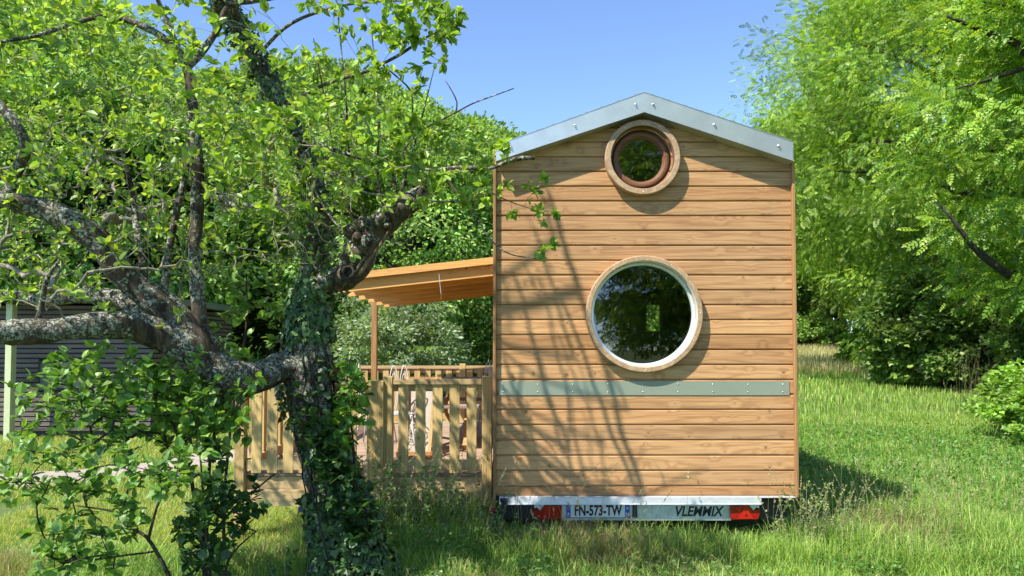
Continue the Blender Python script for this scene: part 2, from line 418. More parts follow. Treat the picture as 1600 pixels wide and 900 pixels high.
def board_rows(z0, z1, wins):
    rows = []
    for h, d in PROF:
        rows.append(((z0+h) if (h > 0 or (h == 0 and d > .015)) else (z1+h), d))
    rows.sort(key=lambda r: r[0])
    zs = [r[0] for r in rows]; ds = [r[1] for r in rows]
    extra = np.linspace(z0, z1, 14)[1:-1].tolist()
    for w in wins:
        for e in (w[1]-w[2], w[1]+w[2]):
            if z0 < e < z1: extra += [e-1e-4, e+1e-4]
    allz = sorted(set(zs + extra))
    return [(z, float(np.interp(z, zs, ds))) for z in allz]
def xlim(z):
    h = (fz_pk + .10 - z)/slope
    return max(XL+.012, XC-h), min(XR-.012, XC+h)
g = Geo(); gi = Geo()
for bi, (z0, z1) in enumerate(boards):
    if z0 > fz_pk + .06: break
    wins = [w for w in (W1, W2) if z0 < w[1]+w[2] and z1 > w[1]-w[2]]
    offv = random.random()
    for geo, rows, back in ((g, board_rows(z0, z1, wins), 0), (gi, [(z, .11) for z, d in board_rows(z0, z1, wins)], 1)):
        V = []; q = []
        for z, d in rows:
            if z > fz_pk + .09: z = fz_pk + .09
            a, b = xlim(z)
            if wins:
                w = wins[0]; hh = math.sqrt(max(0, w[2]**2 - (z-w[1])**2)); V += [(a, HY+d, z), (w[0]-hh, HY+d, z), (w[0]+hh, HY+d, z), (b, HY+d, z)]
            else: V += [(a, HY+d, z), (b, HY+d, z)]
        k = 4 if wins else 2
        for r in range(len(rows)-1):
            for s_ in range(0, k, 2): q.append((r*k+s_, r*k+s_+1, (r+1)*k+s_+1, (r+1)*k+s_))
        geo.add(V, [q], None, offv)
put("front_cladding", g, m_clad, house)
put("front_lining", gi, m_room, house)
# side cladding
def side_boards(x, sgn, name):
    g = Geo(); ztop = roof_z(XR) + .02
    bs = [(ZB, zb0)] + [(zb0+i*p1, zb0+(i+1)*p1) for i in range(24)]
    for z0, z1 in bs:
        if z0 > ztop: break
        rows = [(z0,.016),(z0+.007,.016),(z0+.0085,.004),(z0+.013,0),(z1-.006,0),(z1-.002,.003),(z1,.010)]
        V = []; q = []
        for z, d in rows: V += [(x - sgn*d, HY+.03, min(z, ztop)), (x - sgn*d, BY-.03, min(z, ztop))]
        for r in range(len(rows)-1): q.append((r*2, r*2+1, r*2+3, r*2+2))
        g.add(V, [q], None, random.random())
    put(name, g, m_cladside, house)
side_boards(XL+.014, -1, "side_cladding"); side_boards(XR-.014, 1, "side_cladding")
# interior box: side linings, floor, ceiling, back wall with a small opening
bx0, bx1 = Xat(1008, 500, BY), Xat(1032, 500, BY); bz0, bz1 = Zat(518, BY), Zat(477, BY)
g = Geo(); zf = ZB+.06; zc_ = roof_z(XR)-.02
g.box((XL+.05, HY+.12, zf-.05), (XR-.05, BY-.1, zf)); g.box((XL+.05, HY+.12, zf+.002), (XL+.09, BY-.1, zc_)); g.box((XR-.09, HY+.12, zf+.002), (XR-.05, BY-.1, zc_))
for a in ((XL+.03, zf-.05, bx0, 3.9), (bx1, zf-.05, XR-.03, 3.9)): 
    g.box((a[0], BY-.1, a[1]), (a[2], BY-.03, min(a[3], zc_+.02)))
g.box((bx0, BY-.1, zf-.05), (bx1, BY-.03, bz0)); g.box((bx0, BY-.1, bz1), (bx1, BY-.03, zc_+.02))
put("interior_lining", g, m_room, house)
g = Geo()
g.box((XL+.1, HY+1.2, zf), (XL+.75, HY+3.4, zf+.9), bev=.01); g.box((XL+.1, HY+1.4, zf+1.35), (XL+.5, HY+3.2, zf+1.95), bev=.01)
g.box((XL+.1, HY+.5, zf+1.2), (XL+.9, HY+.8, zf+1.23)); g.box((XR-.7, HY+2.6, zf), (XR-.1, BY-.6, zf+1.0)); g.box((XL+.95, HY+3.9, zf), (XL+1.5, HY+4.4, zf+1.9), bev=.01)
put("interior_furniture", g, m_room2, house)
# gable on the back, closed
g = Geo(); g.prism([(XL+.012, ZB), (XR-.012, ZB), (XR-.012, bz0-.0), (XL+.012, bz0-.0)], BY-.028, BY-.004)
g.prism([(XL+.012, bz0+.0), (bx0, bz0+.0), (bx0, bz1), (XL+.012, bz1)], BY-.028, BY-.004); g.prism([(bx1, bz0), (XR-.012, bz0), (XR-.012, bz1), (bx1, bz1)], BY-.028, BY-.004)
g.prism([(XL+.012, bz1), (XR-.012, bz1), (XR-.012, roof_z(XR)+.02), (XC, fz_pk+.02), (XL+.012, roof_z(XL)+.02)], BY-.028, BY-.004)
put("back_wall", g, m_clad, house)
# corner trims
for sx in (-1, 1):
    for yy in (HY, BY):
        g = Geo(); x0 = XL if sx < 0 else XR-TW
        y0, y1 = (HY-.043, HY-.0015) if yy == HY else (BY-.003, BY+.03)
        zt = (roof_z(XL if sx < 0 else XR) - .004)
        zb = (Zat(800, HY) if (sx < 0 and yy == HY) else ZB)
        g.box((x0, y0, zb), (x0+TW, y1, zt), bev=.004)
        put("corner_trim", g, m_trim, house)
# green flashing across the boards
g = Geo(); zg0, zg1 = Zat(617, HY)-.002, Zat(595.5, HY)
x0, x1 = Xat(779, 600, HY), Xat(1233, 600, HY)
g.box((x0, HY-.007, zg0), (x1, HY-.002, zg1), off=.3)
fl = put("metal_flashing", g, m_band, house)
g = Geo()
for k in range(9):
    x = x0 + .035 + (x1-x0-.09)*k/8
    for z in (zg0+.028, zg1-.026):
        g = Geo(); g.lathe([(.0005,-.005),(.0035,-.004),(.0055,-.0005),(.0055,0)], (x, HY-.0075, z), 10, closed=False); put("screw", g, m_screw, fl, True)
# round windows ----------------------------------------------------------
def round_window(cx, cz, r_out, r_in, ring_p, name_label, inner):
    w = Geo(); nseg = 12
    for k in range(nseg):
        a0 = 2*math.pi*k/nseg + .12; a1 = a0 + 2*math.pi/nseg - .004
        th = np.linspace(a0, a1, 9); prof = [(r_in, .0), (r_in, -ring_p+.004), (r_in+.004, -ring_p), (r_out-.006, -ring_p), (r_out, -ring_p+.006), (r_out, .0)]
        V = [(cx+math.cos(t)*r, HY+d, cz+math.sin(t)*r) for t in th for r, d in prof]; n = len(prof)
        q = [(i*n+j, i*n+j+1, (i+1)*n+j+1, (i+1)*n+j) for i in range(8) for j in range(n-1)]
        # end caps
        w.add(V, [q], None, random.random()); e = 8*n; b = w.n - len(V)
        w.ng = getattr(w, 'ng', [])
    ring_back = Geo()
    f = put("window_ring", w, m_ringwood, house, label=name_label)
    s_ = Geo()
    for k in range(nseg):
        a = 2*math.pi*k/nseg + .02
        r = (r_out+r_in)/2
        s_ = Geo(); s_.lathe([(.0005,-.003),(.003,-.0025),(.0045,0)], (cx+math.cos(a)*r, HY-ring_p-.0003, cz+math.sin(a)*r), 8, closed=False); put("screw", s_, m_screw, f, True)
    return f
M = Mat("ring_larch"); v = M.coord((9, 9, 9)); n1 = M.noise(v, 2.5, 5, .65, .8)
c = M.mix((.50,.34,.19), (.28,.17,.09), M.ramp(n1, [(.35, 0), (.7, 1)])); M.base(c); M.set(Roughness=.6); m_ringwood = M.m
r1o, r1i = .318, .268
r2o, r2i = .490, .446
f1 = round_window(W1[0], W1[2-1], r1o, r1i, .085, "round laminated larch ring of the small upper window", 0)
f2 = round_window(W2[0], W2[1], r2o, r2i, .075, "round laminated larch ring of the large lower window", 0)
# upper: deep reveal, mahogany frame in two steps
g = Geo(); g.lathe([(.267,-.08),(.267,.03),(.240,.03),(.240,.012),(.236,.008),(.205,.008),(.200,.012),(.196,.028),(.186,.030),(.184,.05),(.184,.11),(.267,.11),(.268,.0)], (W1[0], HY, W1[1]), 96, off=.4)
put("window_frame", g, m_mahog, house, True, "dark mahogany frame of the small upper window")
g = Geo(); g.lathe([(.0, .045), (.186, .045)], (W1[0], HY, W1[1]), 64, closed=False)
put("glass", g, m_glass, house)
# lower: pale metal reveal
g = Geo(); g.lathe([(.445,-.068),(.4445,.0),(.440,.006),(.424,.010),(.418,.014),(.416,.05),(.416,.11),(.455,.11),(.456,-.005),(.449,-.068)], (W2[0], HY, W2[1]), 128, off=.4)
put("window_frame", g, m_white, house, True, "pale metal frame of the large lower window")
g = Geo(); g.lathe([(.0, .035), (.418, .035)], (W2[0], HY, W2[1]), 96, closed=False)
put("glass", g, m_glass, house)
# roof and verge flashing -------------------------------------------------
fy = HY-.13
lt, lb = pz(775, 227, fy), pz(775, 251, fy); rt, rb = pz(1239.5, 221.5, fy), pz(1239.5, 251, fy); pt, pb = pz(1006.5, 144, fy), pz(1006.5, 174.5, fy)
for side, (a_t, a_b) in enumerate(((lt, lb), (rt, rb))):
    g = Geo(); th = .003
    q = [(pt[0], pt[2]), (a_t[0], a_t[2]), (a_b[0], a_b[2]), (pb[0], pb[2])]
    g.prism(q, fy, fy+th)
    # drip lip turned forward under the flashing, and the cap turned back over the roof
    for (u, w_, dz, y0, y1) in (((pb[0], pb[2]), (a_b[0], a_b[2]), -.008, fy-.016, fy+.13), ((pt[0], pt[2]), (a_t[0], a_t[2]), .004, fy-.004, fy+.10)):
        g.prism([(u[0], u[1]), (w_[0], w_[1]), (w_[0], w_[1]+dz), (u[0], u[1]+dz)], y0, y1)
    v_ = put("verge_flashing", g, m_galv, house)
    s_ = Geo(); L = 3
    for k, f in enumerate((.06, .47, .90)):
        p = np.array(pt)*(1-f) + np.array(a_t)*f; b_ = np.array(pb)*(1-f)+np.array(a_b)*f
        c_ = p*.52 + b_*.48
        s_ = Geo(); s_.lathe([(.0005,-.020),(.006,-.019),(.008,-.014),(.008,-.004),(.013,-.003),(.013,0)], (c_[0], fy-.0005, c_[2]), 12, closed=False); put("screw", s_, m_screw, v_, True)
    g = Geo(); o_ = .012
    q = [(pt[0], pt[2]-o_), (a_t[0], a_t[2]-o_), (a_t[0], a_t[2]-.05), (pt[0], pt[2]-.05)]
    g.prism(q, fy+.006, BY+.1)
    n = 9
    for k in range(n):
        f = (k+.5)/n; p = np.array(pt)*(1-f)+np.array(a_t)*f; g.box((p[0]-.012, fy+.012, p[2]-.012), (p[0]+.012, BY+.1, p[2]+.012))
    put("roof", g, m_roof, house)
# trailer -------------------------------------------------------------------
g = Geo(); zt0_, zt1_ = Zat(788, HY-.05), Zat(776.5, HY-.05)
xa, xb = Xat(780, 780, HY-.05), Xat(1189, 780, HY-.05)
g.box((xa, HY-.060, zt1_-.006), (Xat(1243, 780, HY-.05), HY+.02, zt1_), bev=.001)
g.box((xa, HY-.062, zt0_+.006), (xb, HY-.056, zt1_-.0065)); g.box((xa, HY-.072, zt0_), (xb, HY-.02, zt0_+.006), bev=.001)
put("trailer_sill", g, m_sill, house)
g = Geo(); zp0, zp1 = Zat(813, HY-.02), zt0_-.001
px0, px1 = Xat(878, 800, HY-.02), Xat(1143, 800, HY-.02)
g.box((px0, HY+.005, zp0), (px1, HY+.011, zp1)); g.box((px0, HY-.003, zp0-.004), (px1, HY+.011, zp0-.0005)); panel = put("bumper_panel", g, m_galvp, house)
def text_part(s, x, z, size, y, mat, parent, name, shear=0, bold=.0, sx=1.0, align='CENTER'):
    c = bpy.data.curves.new("lettering", 'FONT'); c.body = s; c.size = size; c.extrude = .0006; c.shear = shear; c.offset = bold; c.align_x = align; c.align_y = 'CENTER'; c.resolution_u = 3
    t = bpy.data.objects.new("tmp_lettering", c); col.objects.link(t); dg = bpy.context.evaluated_depsgraph_get()
    me = bpy.data.meshes.new_from_object(t.evaluated_get(dg)); bpy.data.objects.remove(t)
    n = len(me.vertices); co = np.zeros(n*3, np.float32); me.vertices.foreach_get("co", co); co = co.reshape(-1, 3)
    off = np.zeros(3); p = parent
    while p is not None: off = off + np.array(p.location); p = p.parent
    W = np.stack([x + co[:,0]*sx, y - co[:,2], z + co[:,1]], -1) - off
    me.vertices.foreach_set("co", W.astype(np.float32).ravel()); me.update()
    me.materials.clear(); me.materials.append(mat)
    o = bpy.data.objects.new(name, me); col.objects.link(o); o.parent = parent; return o
yP = HY+.004
text_part("VLEMMIX", Xat(1090.5, 800, yP), Zat(799.6, yP), .116, yP, m_ink, panel, "maker_lettering", .25, .0034, .84)
# bracket and number plate
g = Geo(); g.box((Xat(988, 800, yP), HY-.008, Zat(808, yP)), (Xat(995.5, 800, yP), HY+.0035, Zat(788.5, yP)), bev=.002); put("bracket", g, m_black, panel)
y2 = HY-.006; a, b = Xat(885, 800, y2), Xat(983.5, 800, y2); z0, z1 = Zat(808.5, y2), Zat(788, y2)
g = Geo(); g.box((a-.004, y2+.002, z0-.006), (b+.004, y2+.009, z1+.002), bev=.003); g2 = g
back = put("plate_holder", g, m_black, panel)
g = Geo(); g.box((a, y2-.002, z0), (b, y2+.0015, z1), bev=.001); plate = put("number_plate", g, m_plate, house)
g = Geo(); bw = .036
g.box((a+.002, y2-.0035, z0+.002), (a+bw, y2-.0022, z1-.002)); put("blue_band", g, m_blue, plate); g = Geo(); g.box((b-bw-.002, y2-.0035, z0+.002), (b-.002, y2-.0022, z1-.002)); put("blue_band", g, m_blue, plate)
zm = (z0+z1)/2
text_part("FN-573-TW", (a+b)/2, zm, .118, y2-.003, m_ink, plate, "registration_lettering", 0, .0042, .67)
text_part("F", a+bw/2, zm-.03, .038, y2-.0045, m_plate, plate, "country_letter", 0, .0006)
text_part("73", b-bw/2-.001, zm-.03, .036, y2-.0045, m_plate, plate, "district_number", 0, .0006)
g = Geo(); g.lathe([(.006,0),(.006,-.001),(.011,-.001),(.011,0)], (b-bw/2-.001, y2-.0036, zm+.024), 16); put("emblem", g, m_plate, plate); g = Geo()
for k in range(12):
    an = 2*math.pi*k/12; g.box((a+bw/2+math.cos(an)*.011-.0014, y2-.0042, zm+.024+math.sin(an)*.011-.0014), (a+bw/2+math.cos(an)*.011+.0014, y2-.0036, zm+.024+math.sin(an)*.011+.0014))
put("star_ring", g, m_plate, plate)
# tail lights
def tail_light(x0, x1, flip):
    y = HY-.030; z0 = Zat(811.5, y); z1 = Zat(788.5, y); w = x1-x0; h = z1-z0
    X = (lambda u: x0+w*u) if not flip else (lambda u: x1-w*u)
    def pr(g, pts, y0, y1): 
        pts = [(X(u), z0+h*v) for u, v in pts]; g.prism(pts if not flip else pts[::-1], y0, y1)
    g = Geo(); pr(g, [(.08,0),(.97,0),(1.0,.1),(1.0,1.0),(.42,1.0),(.22,.60),(.0,.72),(.0,.35)], y, y+.04); t = put("tail_light", g, m_red, house)
    g = Geo(); pr(g, [(.22,.05),(.72,.05),(.50,.93)], y-.012, y-.0005)
    pr(g, [(.64,.62),(.80,.60),(.84,.80),(.70,.86)], y-.007, y-.0005); put("reflector", g, m_redb, t)
    g = Geo(); pr(g, [(.02,.75),(.36,1.0),(.02,1.0)], y-.002, y+.01); pr(g, [(.22,.62),(.38,.98),(.04,.98)], y-.004, y-.002) ; put("light_bracket", g, m_galvp, t)
    g = Geo(); pr(g, [(.66,.90),(.95,.90),(.95,.98),(.60,.98)], y-.003, y-.0005); put("dark_insert", g, m_ink, t); g = Geo(); pr(g, [(.43,.25),(.53,.25),(.48,.42)], y-.0145, y-.0125); put("dark_insert", g, m_ink, t)
tail_light(Xat(834, 800, HY-.045), Xat(878, 800, HY-.045), False); tail_light(Xat(1142.5, 800, HY-.045), Xat(1188, 800, HY-.045), True)
# chassis and wheels below
g = Geo()
for x in (XL+.35, XR-.45): g.box((x, HY+.05, .28), (x+.1, BY+.8, ZB-.02))
for y in np.linspace(HY+.1, BY-.2, 7): g.box((XL+.1, y, .33), (XR-.1, y+.06, ZB-.03))
g.box((XL+.08, HY+.04, .24), (XR-.08, HY+.09, .40)); g.box((XL+.02, HY+.05, ZB-.045), (XR-.02, BY-.03, ZB-.002))
put("chassis", g, m_dark, house)
for wx in (XL+.18, XR-.18):
    for wy in (HY+2.6, HY+3.4):
        g = Geo(); g.lathe([(.17,-.09),(.28,-.095),(.31,-.07),(.315,0),(.31,.07),(.28,.095),(.17,.09)], (wx, wy, .315), 40, 'x')
        ty = put("wheel", g, m_black, house, True)
        g = Geo(); g.lathe([(.0,-.05),(.05,-.06),(.12,-.04),(.175,-.08),(.175,.08),(.12,.04),(.0,.05)], (wx, wy, .315), 32, 'x'); put("rim", g, m_galvp, ty, True)
# black drain elbow with a red end
g = Geo(); P = [pz(788, 784, HY-.06), pz(788, 792, HY-.065), pz(785, 797, HY-.07), pz(777, 799.5, HY-.08), pz(770, 799, HY-.09)]
g.tube(catmull(P, .01), .028, 16); g.tube([P[0]+(0,0,.0), P[0]+(0,0,.03)], .036, 16); dp = put("drain_pipe", g, m_black, house, True)
g = Geo(); g.tube([pz(771, 799, HY-.092), pz(763.5, 798.6, HY-.10)], [.031, .031], 16); put("pipe_cap", g, m_red, dp)

# ------------------------------------------------------------ deck
DY0, DY1 = 6.9, 11.7; DX0, DX1 = Xat(372, 650, DY0), XL-.03
DZ = .565
deck = empty("wooden_deck", ((DX0+DX1)/2, (DY0+DY1)/2, 0), "raised wooden deck with picket railings beside the house", "deck")
g = Geo()
for k in range(int((DY1-DY0)/.145)):
    y = DY0+.02+k*.145; g.box((DX0+.03, y, DZ-.028), (DX1, y+.138, DZ), bev=.003)
put("deck_floor", g, m_decky, deck)
g = Geo(); g.box((DX0+.06, DY0-.02, .28), (DX1, DY0+.018, .42)); put("skirt_board", g, m_deckx, deck)
g = Geo(); g.box((DX0, DY0+.04, .40), (DX1, DY0+.085, .53)); g.box((DX0, DY1-.1, .30), (DX1, DY1-.055, .53)); 
for k in range(6): x = DX0+.1+k*(DX1-DX0-.25)/5; g.box((x, DY0+.09, .40), (x+.045, DY1-.12, .53))
put("floor_joist", g, m_deckx, deck)
RT = 1.405
def railing(p, q, posts, n, first=.16, gate=False, pw=.088, side='x', label=None):
    """pickets between p and q on the deck's edge"""
    p = np.array(p, float); q = np.array(q, float); L = np.linalg.norm(q-p); d = (q-p)/L; nrm = np.array((-d[1], d[0]))
    mat_r = m_deckx if side == 'x' else m_deckx
    def obb(g, s0, s1, t0, t1, z0, z1):
        A = [p+d*s+nrm*t for s, t in ((s0,t0),(s1,t0),(s1,t1),(s0,t1))]
        V = [(a[0],a[1],z) for z in (z0,z1) for a in A]; g.add(V, [[(0,3,2,1),(4,5,6,7),(0,1,5,4),(1,2,6,5),(2,3,7,6),(3,0,4,7)]], None, random.random())
    g = Geo(); obb(g, 0, L, -.02, .05, RT-.045, RT); r = put("railing", g, mat_r, deck, label=label)
    g = Geo(); obb(g, 0, L, .0, .04, DZ+.03, DZ+.12); put("bottom_rail", g, mat_r, r)
    g = Geo(); obb(g, 0, L, .024, .05, RT-.11, RT-.047); put("upper_rail", g, mat_r, r)
    for k in range(n):
        s = first + (L-2*first-pw)*k/max(1, n-1)
        g = Geo(); obb(g, s, s+pw, .0-.003, .022, DZ+.005, RT-.047); put("picket", g, m_deckz, r)
    return r
def post(x, y, z0, z1, w=.09, mat=None, name="post"):
    g = Geo(); g.box((x-w/2, y-w/2, z0), (x+w/2, y+w/2, z1), bev=.006); put(name, g, mat or m_deckz, deck)
xp = [Xat(x, 650, DY0) for x in (376, 606, 761)]
railing((xp[1]+.05, DY0), (xp[2]-.05, DY0), None, 5, .045, label="right front railing panel of five pickets next to the house")
railing((xp[0]+.05, DY0), (Xat(566, 650, DY0), DY0), None, 7, .05)
for x in (xp[0], xp[1], xp[2]): post(x, DY0+.02, -.05 if x == xp[0] else .3, RT+.025)
post(Xat(588, 650, DY0), DY0+.02, .3, RT-.012, .15)
railing((DX0+.04, DY1-.1), (DX0+.04, DY0+.12), None, 26, .06, side='y')
railing((DX0+.1, DY1), (DX1-.02, DY1), None, 13, .07)
post(Xat(723, 620, DY1), DY1+.02, -.0, RT+.03); post(DX0+.02, DY1+.02, -.0, RT)
post(DX1-.06, DY1+.02, .0, RT+.02)
# ------------------------------------------------------------ canopy over the deck
can = empty("timber_canopy", ((DX0+DX1)/2, 9.6, 0), "orange larch lean-to canopy over the deck, fixed to the house side", "canopy")
CY0, CY1 = 8.0, 11.0
cl_t, cr_t = pz(533, 431, CY0), pz(771, 405, CY0)
k_ = (cr_t[2]-cl_t[2])/(cr_t[0]-cl_t[0]); cxL = cl_t[0]-.05; cxR = XL-.028; czL = cl_t[2]
def cz(x): return czL + k_*(x-cxL)
for i, y in enumerate(np.linspace(CY0, CY1, 6)):
    g = Geo(); h = .15
    V = []
    for x in (cxL, cxR):
        for yy in (y, y+.055):
            for z in (cz(x)-.028-h, cz(x)-.028): V.append((x, yy, z))
    g.add(V, [[(0,1,3,2),(4,6,7,5),(0,4,5,1),(2,3,7,6),(0,2,6,4),(1,5,7,3)]], None, random.random()); put("rafter", g, m_orange, can)
g = Geo()
n = 13
for k in range(n):
    x0 = cxL + (cxR-cxL)*k/n; x1 = x0 + (cxR-cxL)/n - .004
    V = [(x, y, cz(x)+dz) for y in (CY0-.03, CY1+.08) for x in (x0, x1) for dz in (-.027, 0)]
    g.add(V, [[(0,2,3,1),(4,5,7,6),(0,1,5,4),(2,6,7,3),(0,4,6,2),(1,3,7,5)]], None, random.random())
put("roof_board", g, m_orange, can)
g = Geo(); V = [(x, y, cz(x)+dz) for y in (CY0-.052, CY0-.031) for x in (cxL, cxR) for dz in (-.06, .012)]
g.add(V, [[(0,2,3,1),(4,5,7,6),(0,1,5,4),(2,6,7,3),(0,4,6,2),(1,3,7,5)]], None, .2); put("front_board", g, m_orange, can)
xq = Xat(584, 500, CY1+.03)
g = Geo(); g.box((xq-.04, CY1+.06, DZ+.002), (xq+.04, CY1+.14, cz(xq)-.03), bev=.004); put("post", g, m_orangez, can)
g = Geo()
g.tube([pz(686, 428, CY0-.06), pz(687, 440, CY0-.06), pz(689, 458, CY0-.06), pz(689, 468, CY0+.3)], .004, 6); put("wire", g, m_screw, can)

# ------------------------------------------------------------ deck furniture
tb = empty("picnic_table", (-.75, 9.0, DZ), "slatted picnic table with weathered grey top and crossed wooden legs on the deck", "table")
tx0, tx1 = Xat(655, 592, 9.0), Xat(752, 592, 9.0); tz = DZ+.76
g = Geo()
for k in range(6): g.box((tx0, 8.7+k*.125, tz-.03), (tx1, 8.7+k*.125+.113, tz), bev=.004)
put("table_top", g, m_grey, tb)
for x in (tx0+.14, tx1-.16):
    for s in (-1, 1):
        g = Geo(); g.bar((x, 9.06-s*.3, tz-.035), (x, 9.06+s*.62, DZ+.02), .045, .09, (0,1,0)); put("leg", g, m_orangez, tb)
    g = Geo(); g.box((x+.024, 8.4, DZ+.38), (x+.064, 9.75, DZ+.46)); put("crossbar", g, m_orangez, tb)
for yy in (8.33, 9.55):
    g = Geo(); 
    for k in range(2): g.box((tx0, yy+k*.13, DZ+.46), (tx1, yy+k*.13+.12, DZ+.49), bev=.004)
    put("bench_seat", g, m_grey, tb)
# hexagonal wooden braces seen right of the table centre
g = Geo(); pp = [pz(712, 600, 9.4), pz(697, 628, 9.4), pz(697, 645, 9.4), pz(710, 668, 9.4)]
for a_, b_ in zip(pp[:-1], pp[1:]): g.bar(a_, b_, .04, .07, (0,1,0))
put("brace", g, m_orangez, tb)
# folding deck chair with pale cloth
dc = empty("deck_chair", (-1.15, 8.1, DZ), "folding wooden deck chair with pale patterned cloth near the front railing", "deck chair")
yc = 8.1; xa_, xb_ = Xat(630, 640, yc), Xat(676, 640, yc)
for x in (xa_, xb_):
    g = Geo(); g.bar((x, yc+.35, DZ+.78), (x, yc-.35, DZ+.03), .035, .045, (0,1,0)); g.bar((x+.04, yc-.15, DZ+.62), (x+.04, yc+.42, DZ+.03), .03, .045, (0,1,0)); put("side_frame", g, m_orangez, dc)
for (y, z) in ((yc+.35, DZ+.78), (yc-.35, DZ+.06), (yc+.42, DZ+.06)):
    g = Geo(); g.box((xa_-.02, y-.018, z-.018), (xb_+.06, y+.018, z+.018)); put("crossbar", g, m_orangez, dc)
g = Geo(); t = np.linspace(0, 1, 12)
V = []
for u in t: 
    y = yc+.35-.70*u; z = DZ+.78-.72*u - .12*math.sin(math.pi*u)
    V += [(xa_+.02, y, z), (xb_-.02, y, z), (xb_-.02, y+.006, z-.004), (xa_+.02, y+.006, z-.004)]
q = []
for k in range(11): 
    for j in range(4): q.append((k*4+j, k*4+(j+1)%4, k*4+4+(j+1)%4, k*4+4+j))
g.add(V, [q], None, .4); put("cloth_seat", g, m_canvas, dc)
# white wire chairs
def wire_chair(px, y, label, rz):
    base = pz(px, 600, y); e = empty("wire_chair", (base[0], y, DZ), label, "chair", "white wire chairs on the deck", rz)
    def loc(o): return o
    g = Geo()
    for s in (-1, 1):   # two tall loops make the back
        th = np.linspace(0, 2*math.pi, 26); g.tube(np.stack([s*.055+.045*np.cos(th), .19+0*th+.03*np.sin(th), .68+.25*np.sin(th)], -1), .0065, 6, cap=False)
        g.tube(np.stack([s*.055+.03*np.cos(th), .19+0*th+.03*np.sin(th), .66+.19*np.sin(th)], -1), .005, 6, cap=False)
    o = g.build("backrest", m_wire, e, True)
    g = Geo()
    th = np.linspace(0, 2*math.pi, 30)
    for r in (.2, .15, .10, .05): g.tube(np.stack([r*np.cos(th), r*np.sin(th), .45+0*th], -1), .006 if r == .2 else .004, 6, cap=False)
    for k in range(6):
        a = math.pi*k/6; g.tube([(.2*math.cos(a), .2*math.sin(a), .45), (-.2*math.cos(a), -.2*math.sin(a), .45)], .004, 5)
    g.build("seat", m_wire, e, True)
    for sx in (-1, 1):
        for sy in (-1, 1):
            g = Geo(); g.tube([(sx*.13, sy*.13, .45), (sx*.17, sy*.17, .2), (sx*.2, sy*.2, .003)], .008, 6); g.build("leg", m_wire, e, True)
    return e
wire_chair(622, 7.9, "white wire chair with twin loop back behind the left of the front railing", .1)
wire_chair(758, 10.2, "white wire chair with twin loop back close to the house wall", -.4)
wire_chair(588, 8.9, "white wire chair furthest left on the deck, turned sideways", 1.5)

# ------------------------------------------------------------ grey slatted cabin on the left
cb = empty("slatted_cabin", (-9.5, 15.2, gz(-9.5, 15)), "low cabin clad in dark grey horizontal slats behind the apple tree", "cabin")
cx0, cx1, cy0, cy1 = -15.5, Xat(236, 600, 13.6), 13.6, 17.5; c0 = float(gz(-8, 13.6)) - .02
g = Geo(); g.box((cx0+.05, cy0+.06, c0), (cx1-.05, cy1-.05, c0+2.35)); put("wall", g, m_dark, cb)
wx0, wx1, wz0, wz1 = Xat(64, 590, cy0), Xat(142, 590, cy0), Zat(606, cy0), Zat(567, cy0)
g = Geo(); z = c0+.14
while z < c0+2.3:
    if z+.062 > wz0-.03 and z < wz1+.03:
        g.box((cx0, cy0, z), (wx0-.05, cy0+.025, z+.062), bev=.003); g.box((wx1+.05, cy0, z), (cx1, cy0+.025, z+.062), bev=.003)
    else:
        g.box((cx0, cy0, z), (cx1, cy0+.025, z+.062), bev=.003)
    g.box((cx1-.025, cy0+.028, z), (cx1, cy1, z+.062))
    z += .086
put("slat_cladding", g, m_slat, cb)
g = Geo(); g.box((wx0-.04, cy0-.006, wz0-.04), (wx1+.04, cy0+.055, wz1+.04)); fr = put("window", g, m_dark, cb)
M = Mat("cabin_pane"); M.base((.12,.16,.11)); M.set(Roughness=.08); M.p.inputs['Specular IOR Level'].default_value = 1; m_pane = M.m
g = Geo(); g.box((wx0, cy0-.012, wz0), (wx1, cy0-.007, wz1)); put("pane", g, m_pane, fr)
g = Geo(); x = Xat(14, 600, 13.1); m_paleg = plain("pale_green_paint", (.50,.56,.30), .6, 0, .08)
g.box((x-.055, 13.06, c0-.05), (x+.055, 13.2, c0+2.5), bev=.006); put("porch_post", g, m_paleg, cb)
g = Geo(); g.box((cx0-.2, 12.8, c0+2.4), (cx1+.2, cy1+.2, c0+2.52)); put("roof", g, m_roof, cb)
# ============================================================ vegetation
def unit(v): return v / (np.linalg.norm(v, axis=-1, keepdims=True) + 1e-9)
T_LEAF = (np.array([(0,0,0),(0,.5,-.04),(0,1,-.10),(-.27,.33,.05),(-.25,.68,.03),(.27,.33,.05),(.25,.68,.03)]),
          [np.array([(0,1,4,3),(0,5,6,1)]), np.array([(1,2,4),(1,6,2)])])
T_BROAD = (np.array([(0,0,0),(0,.5,-.05),(0,1.02,-.12),(-.36,.22,.05),(-.40,.55,.06),(-.2,.86,0),(.36,.22,.05),(.40,.55,.06),(.2,.86,0)]),
           [np.array([(0,1,4,3),(1,2,5,4),(0,6,7,1),(1,7,8,2)])])
T_DIA = (np.array([(0,0,0),(.3,.45,.05),(0,1,-.04),(-.3,.45,.05)]), [np.array([(0,1,2,3)])])
T_IVY = (np.array([(0,0,0),(0,.45,.04),(0,1,-.03),(-.38,-.08,0),(-.55,.32,-.03),(-.25,.55,.0),(.38,-.08,0),(.55,.32,-.03),(.25,.55,0)]),
         [np.array([(0,1,4,3),(1,2,5,4),(0,6,7,1),(1,7,8,2)])])
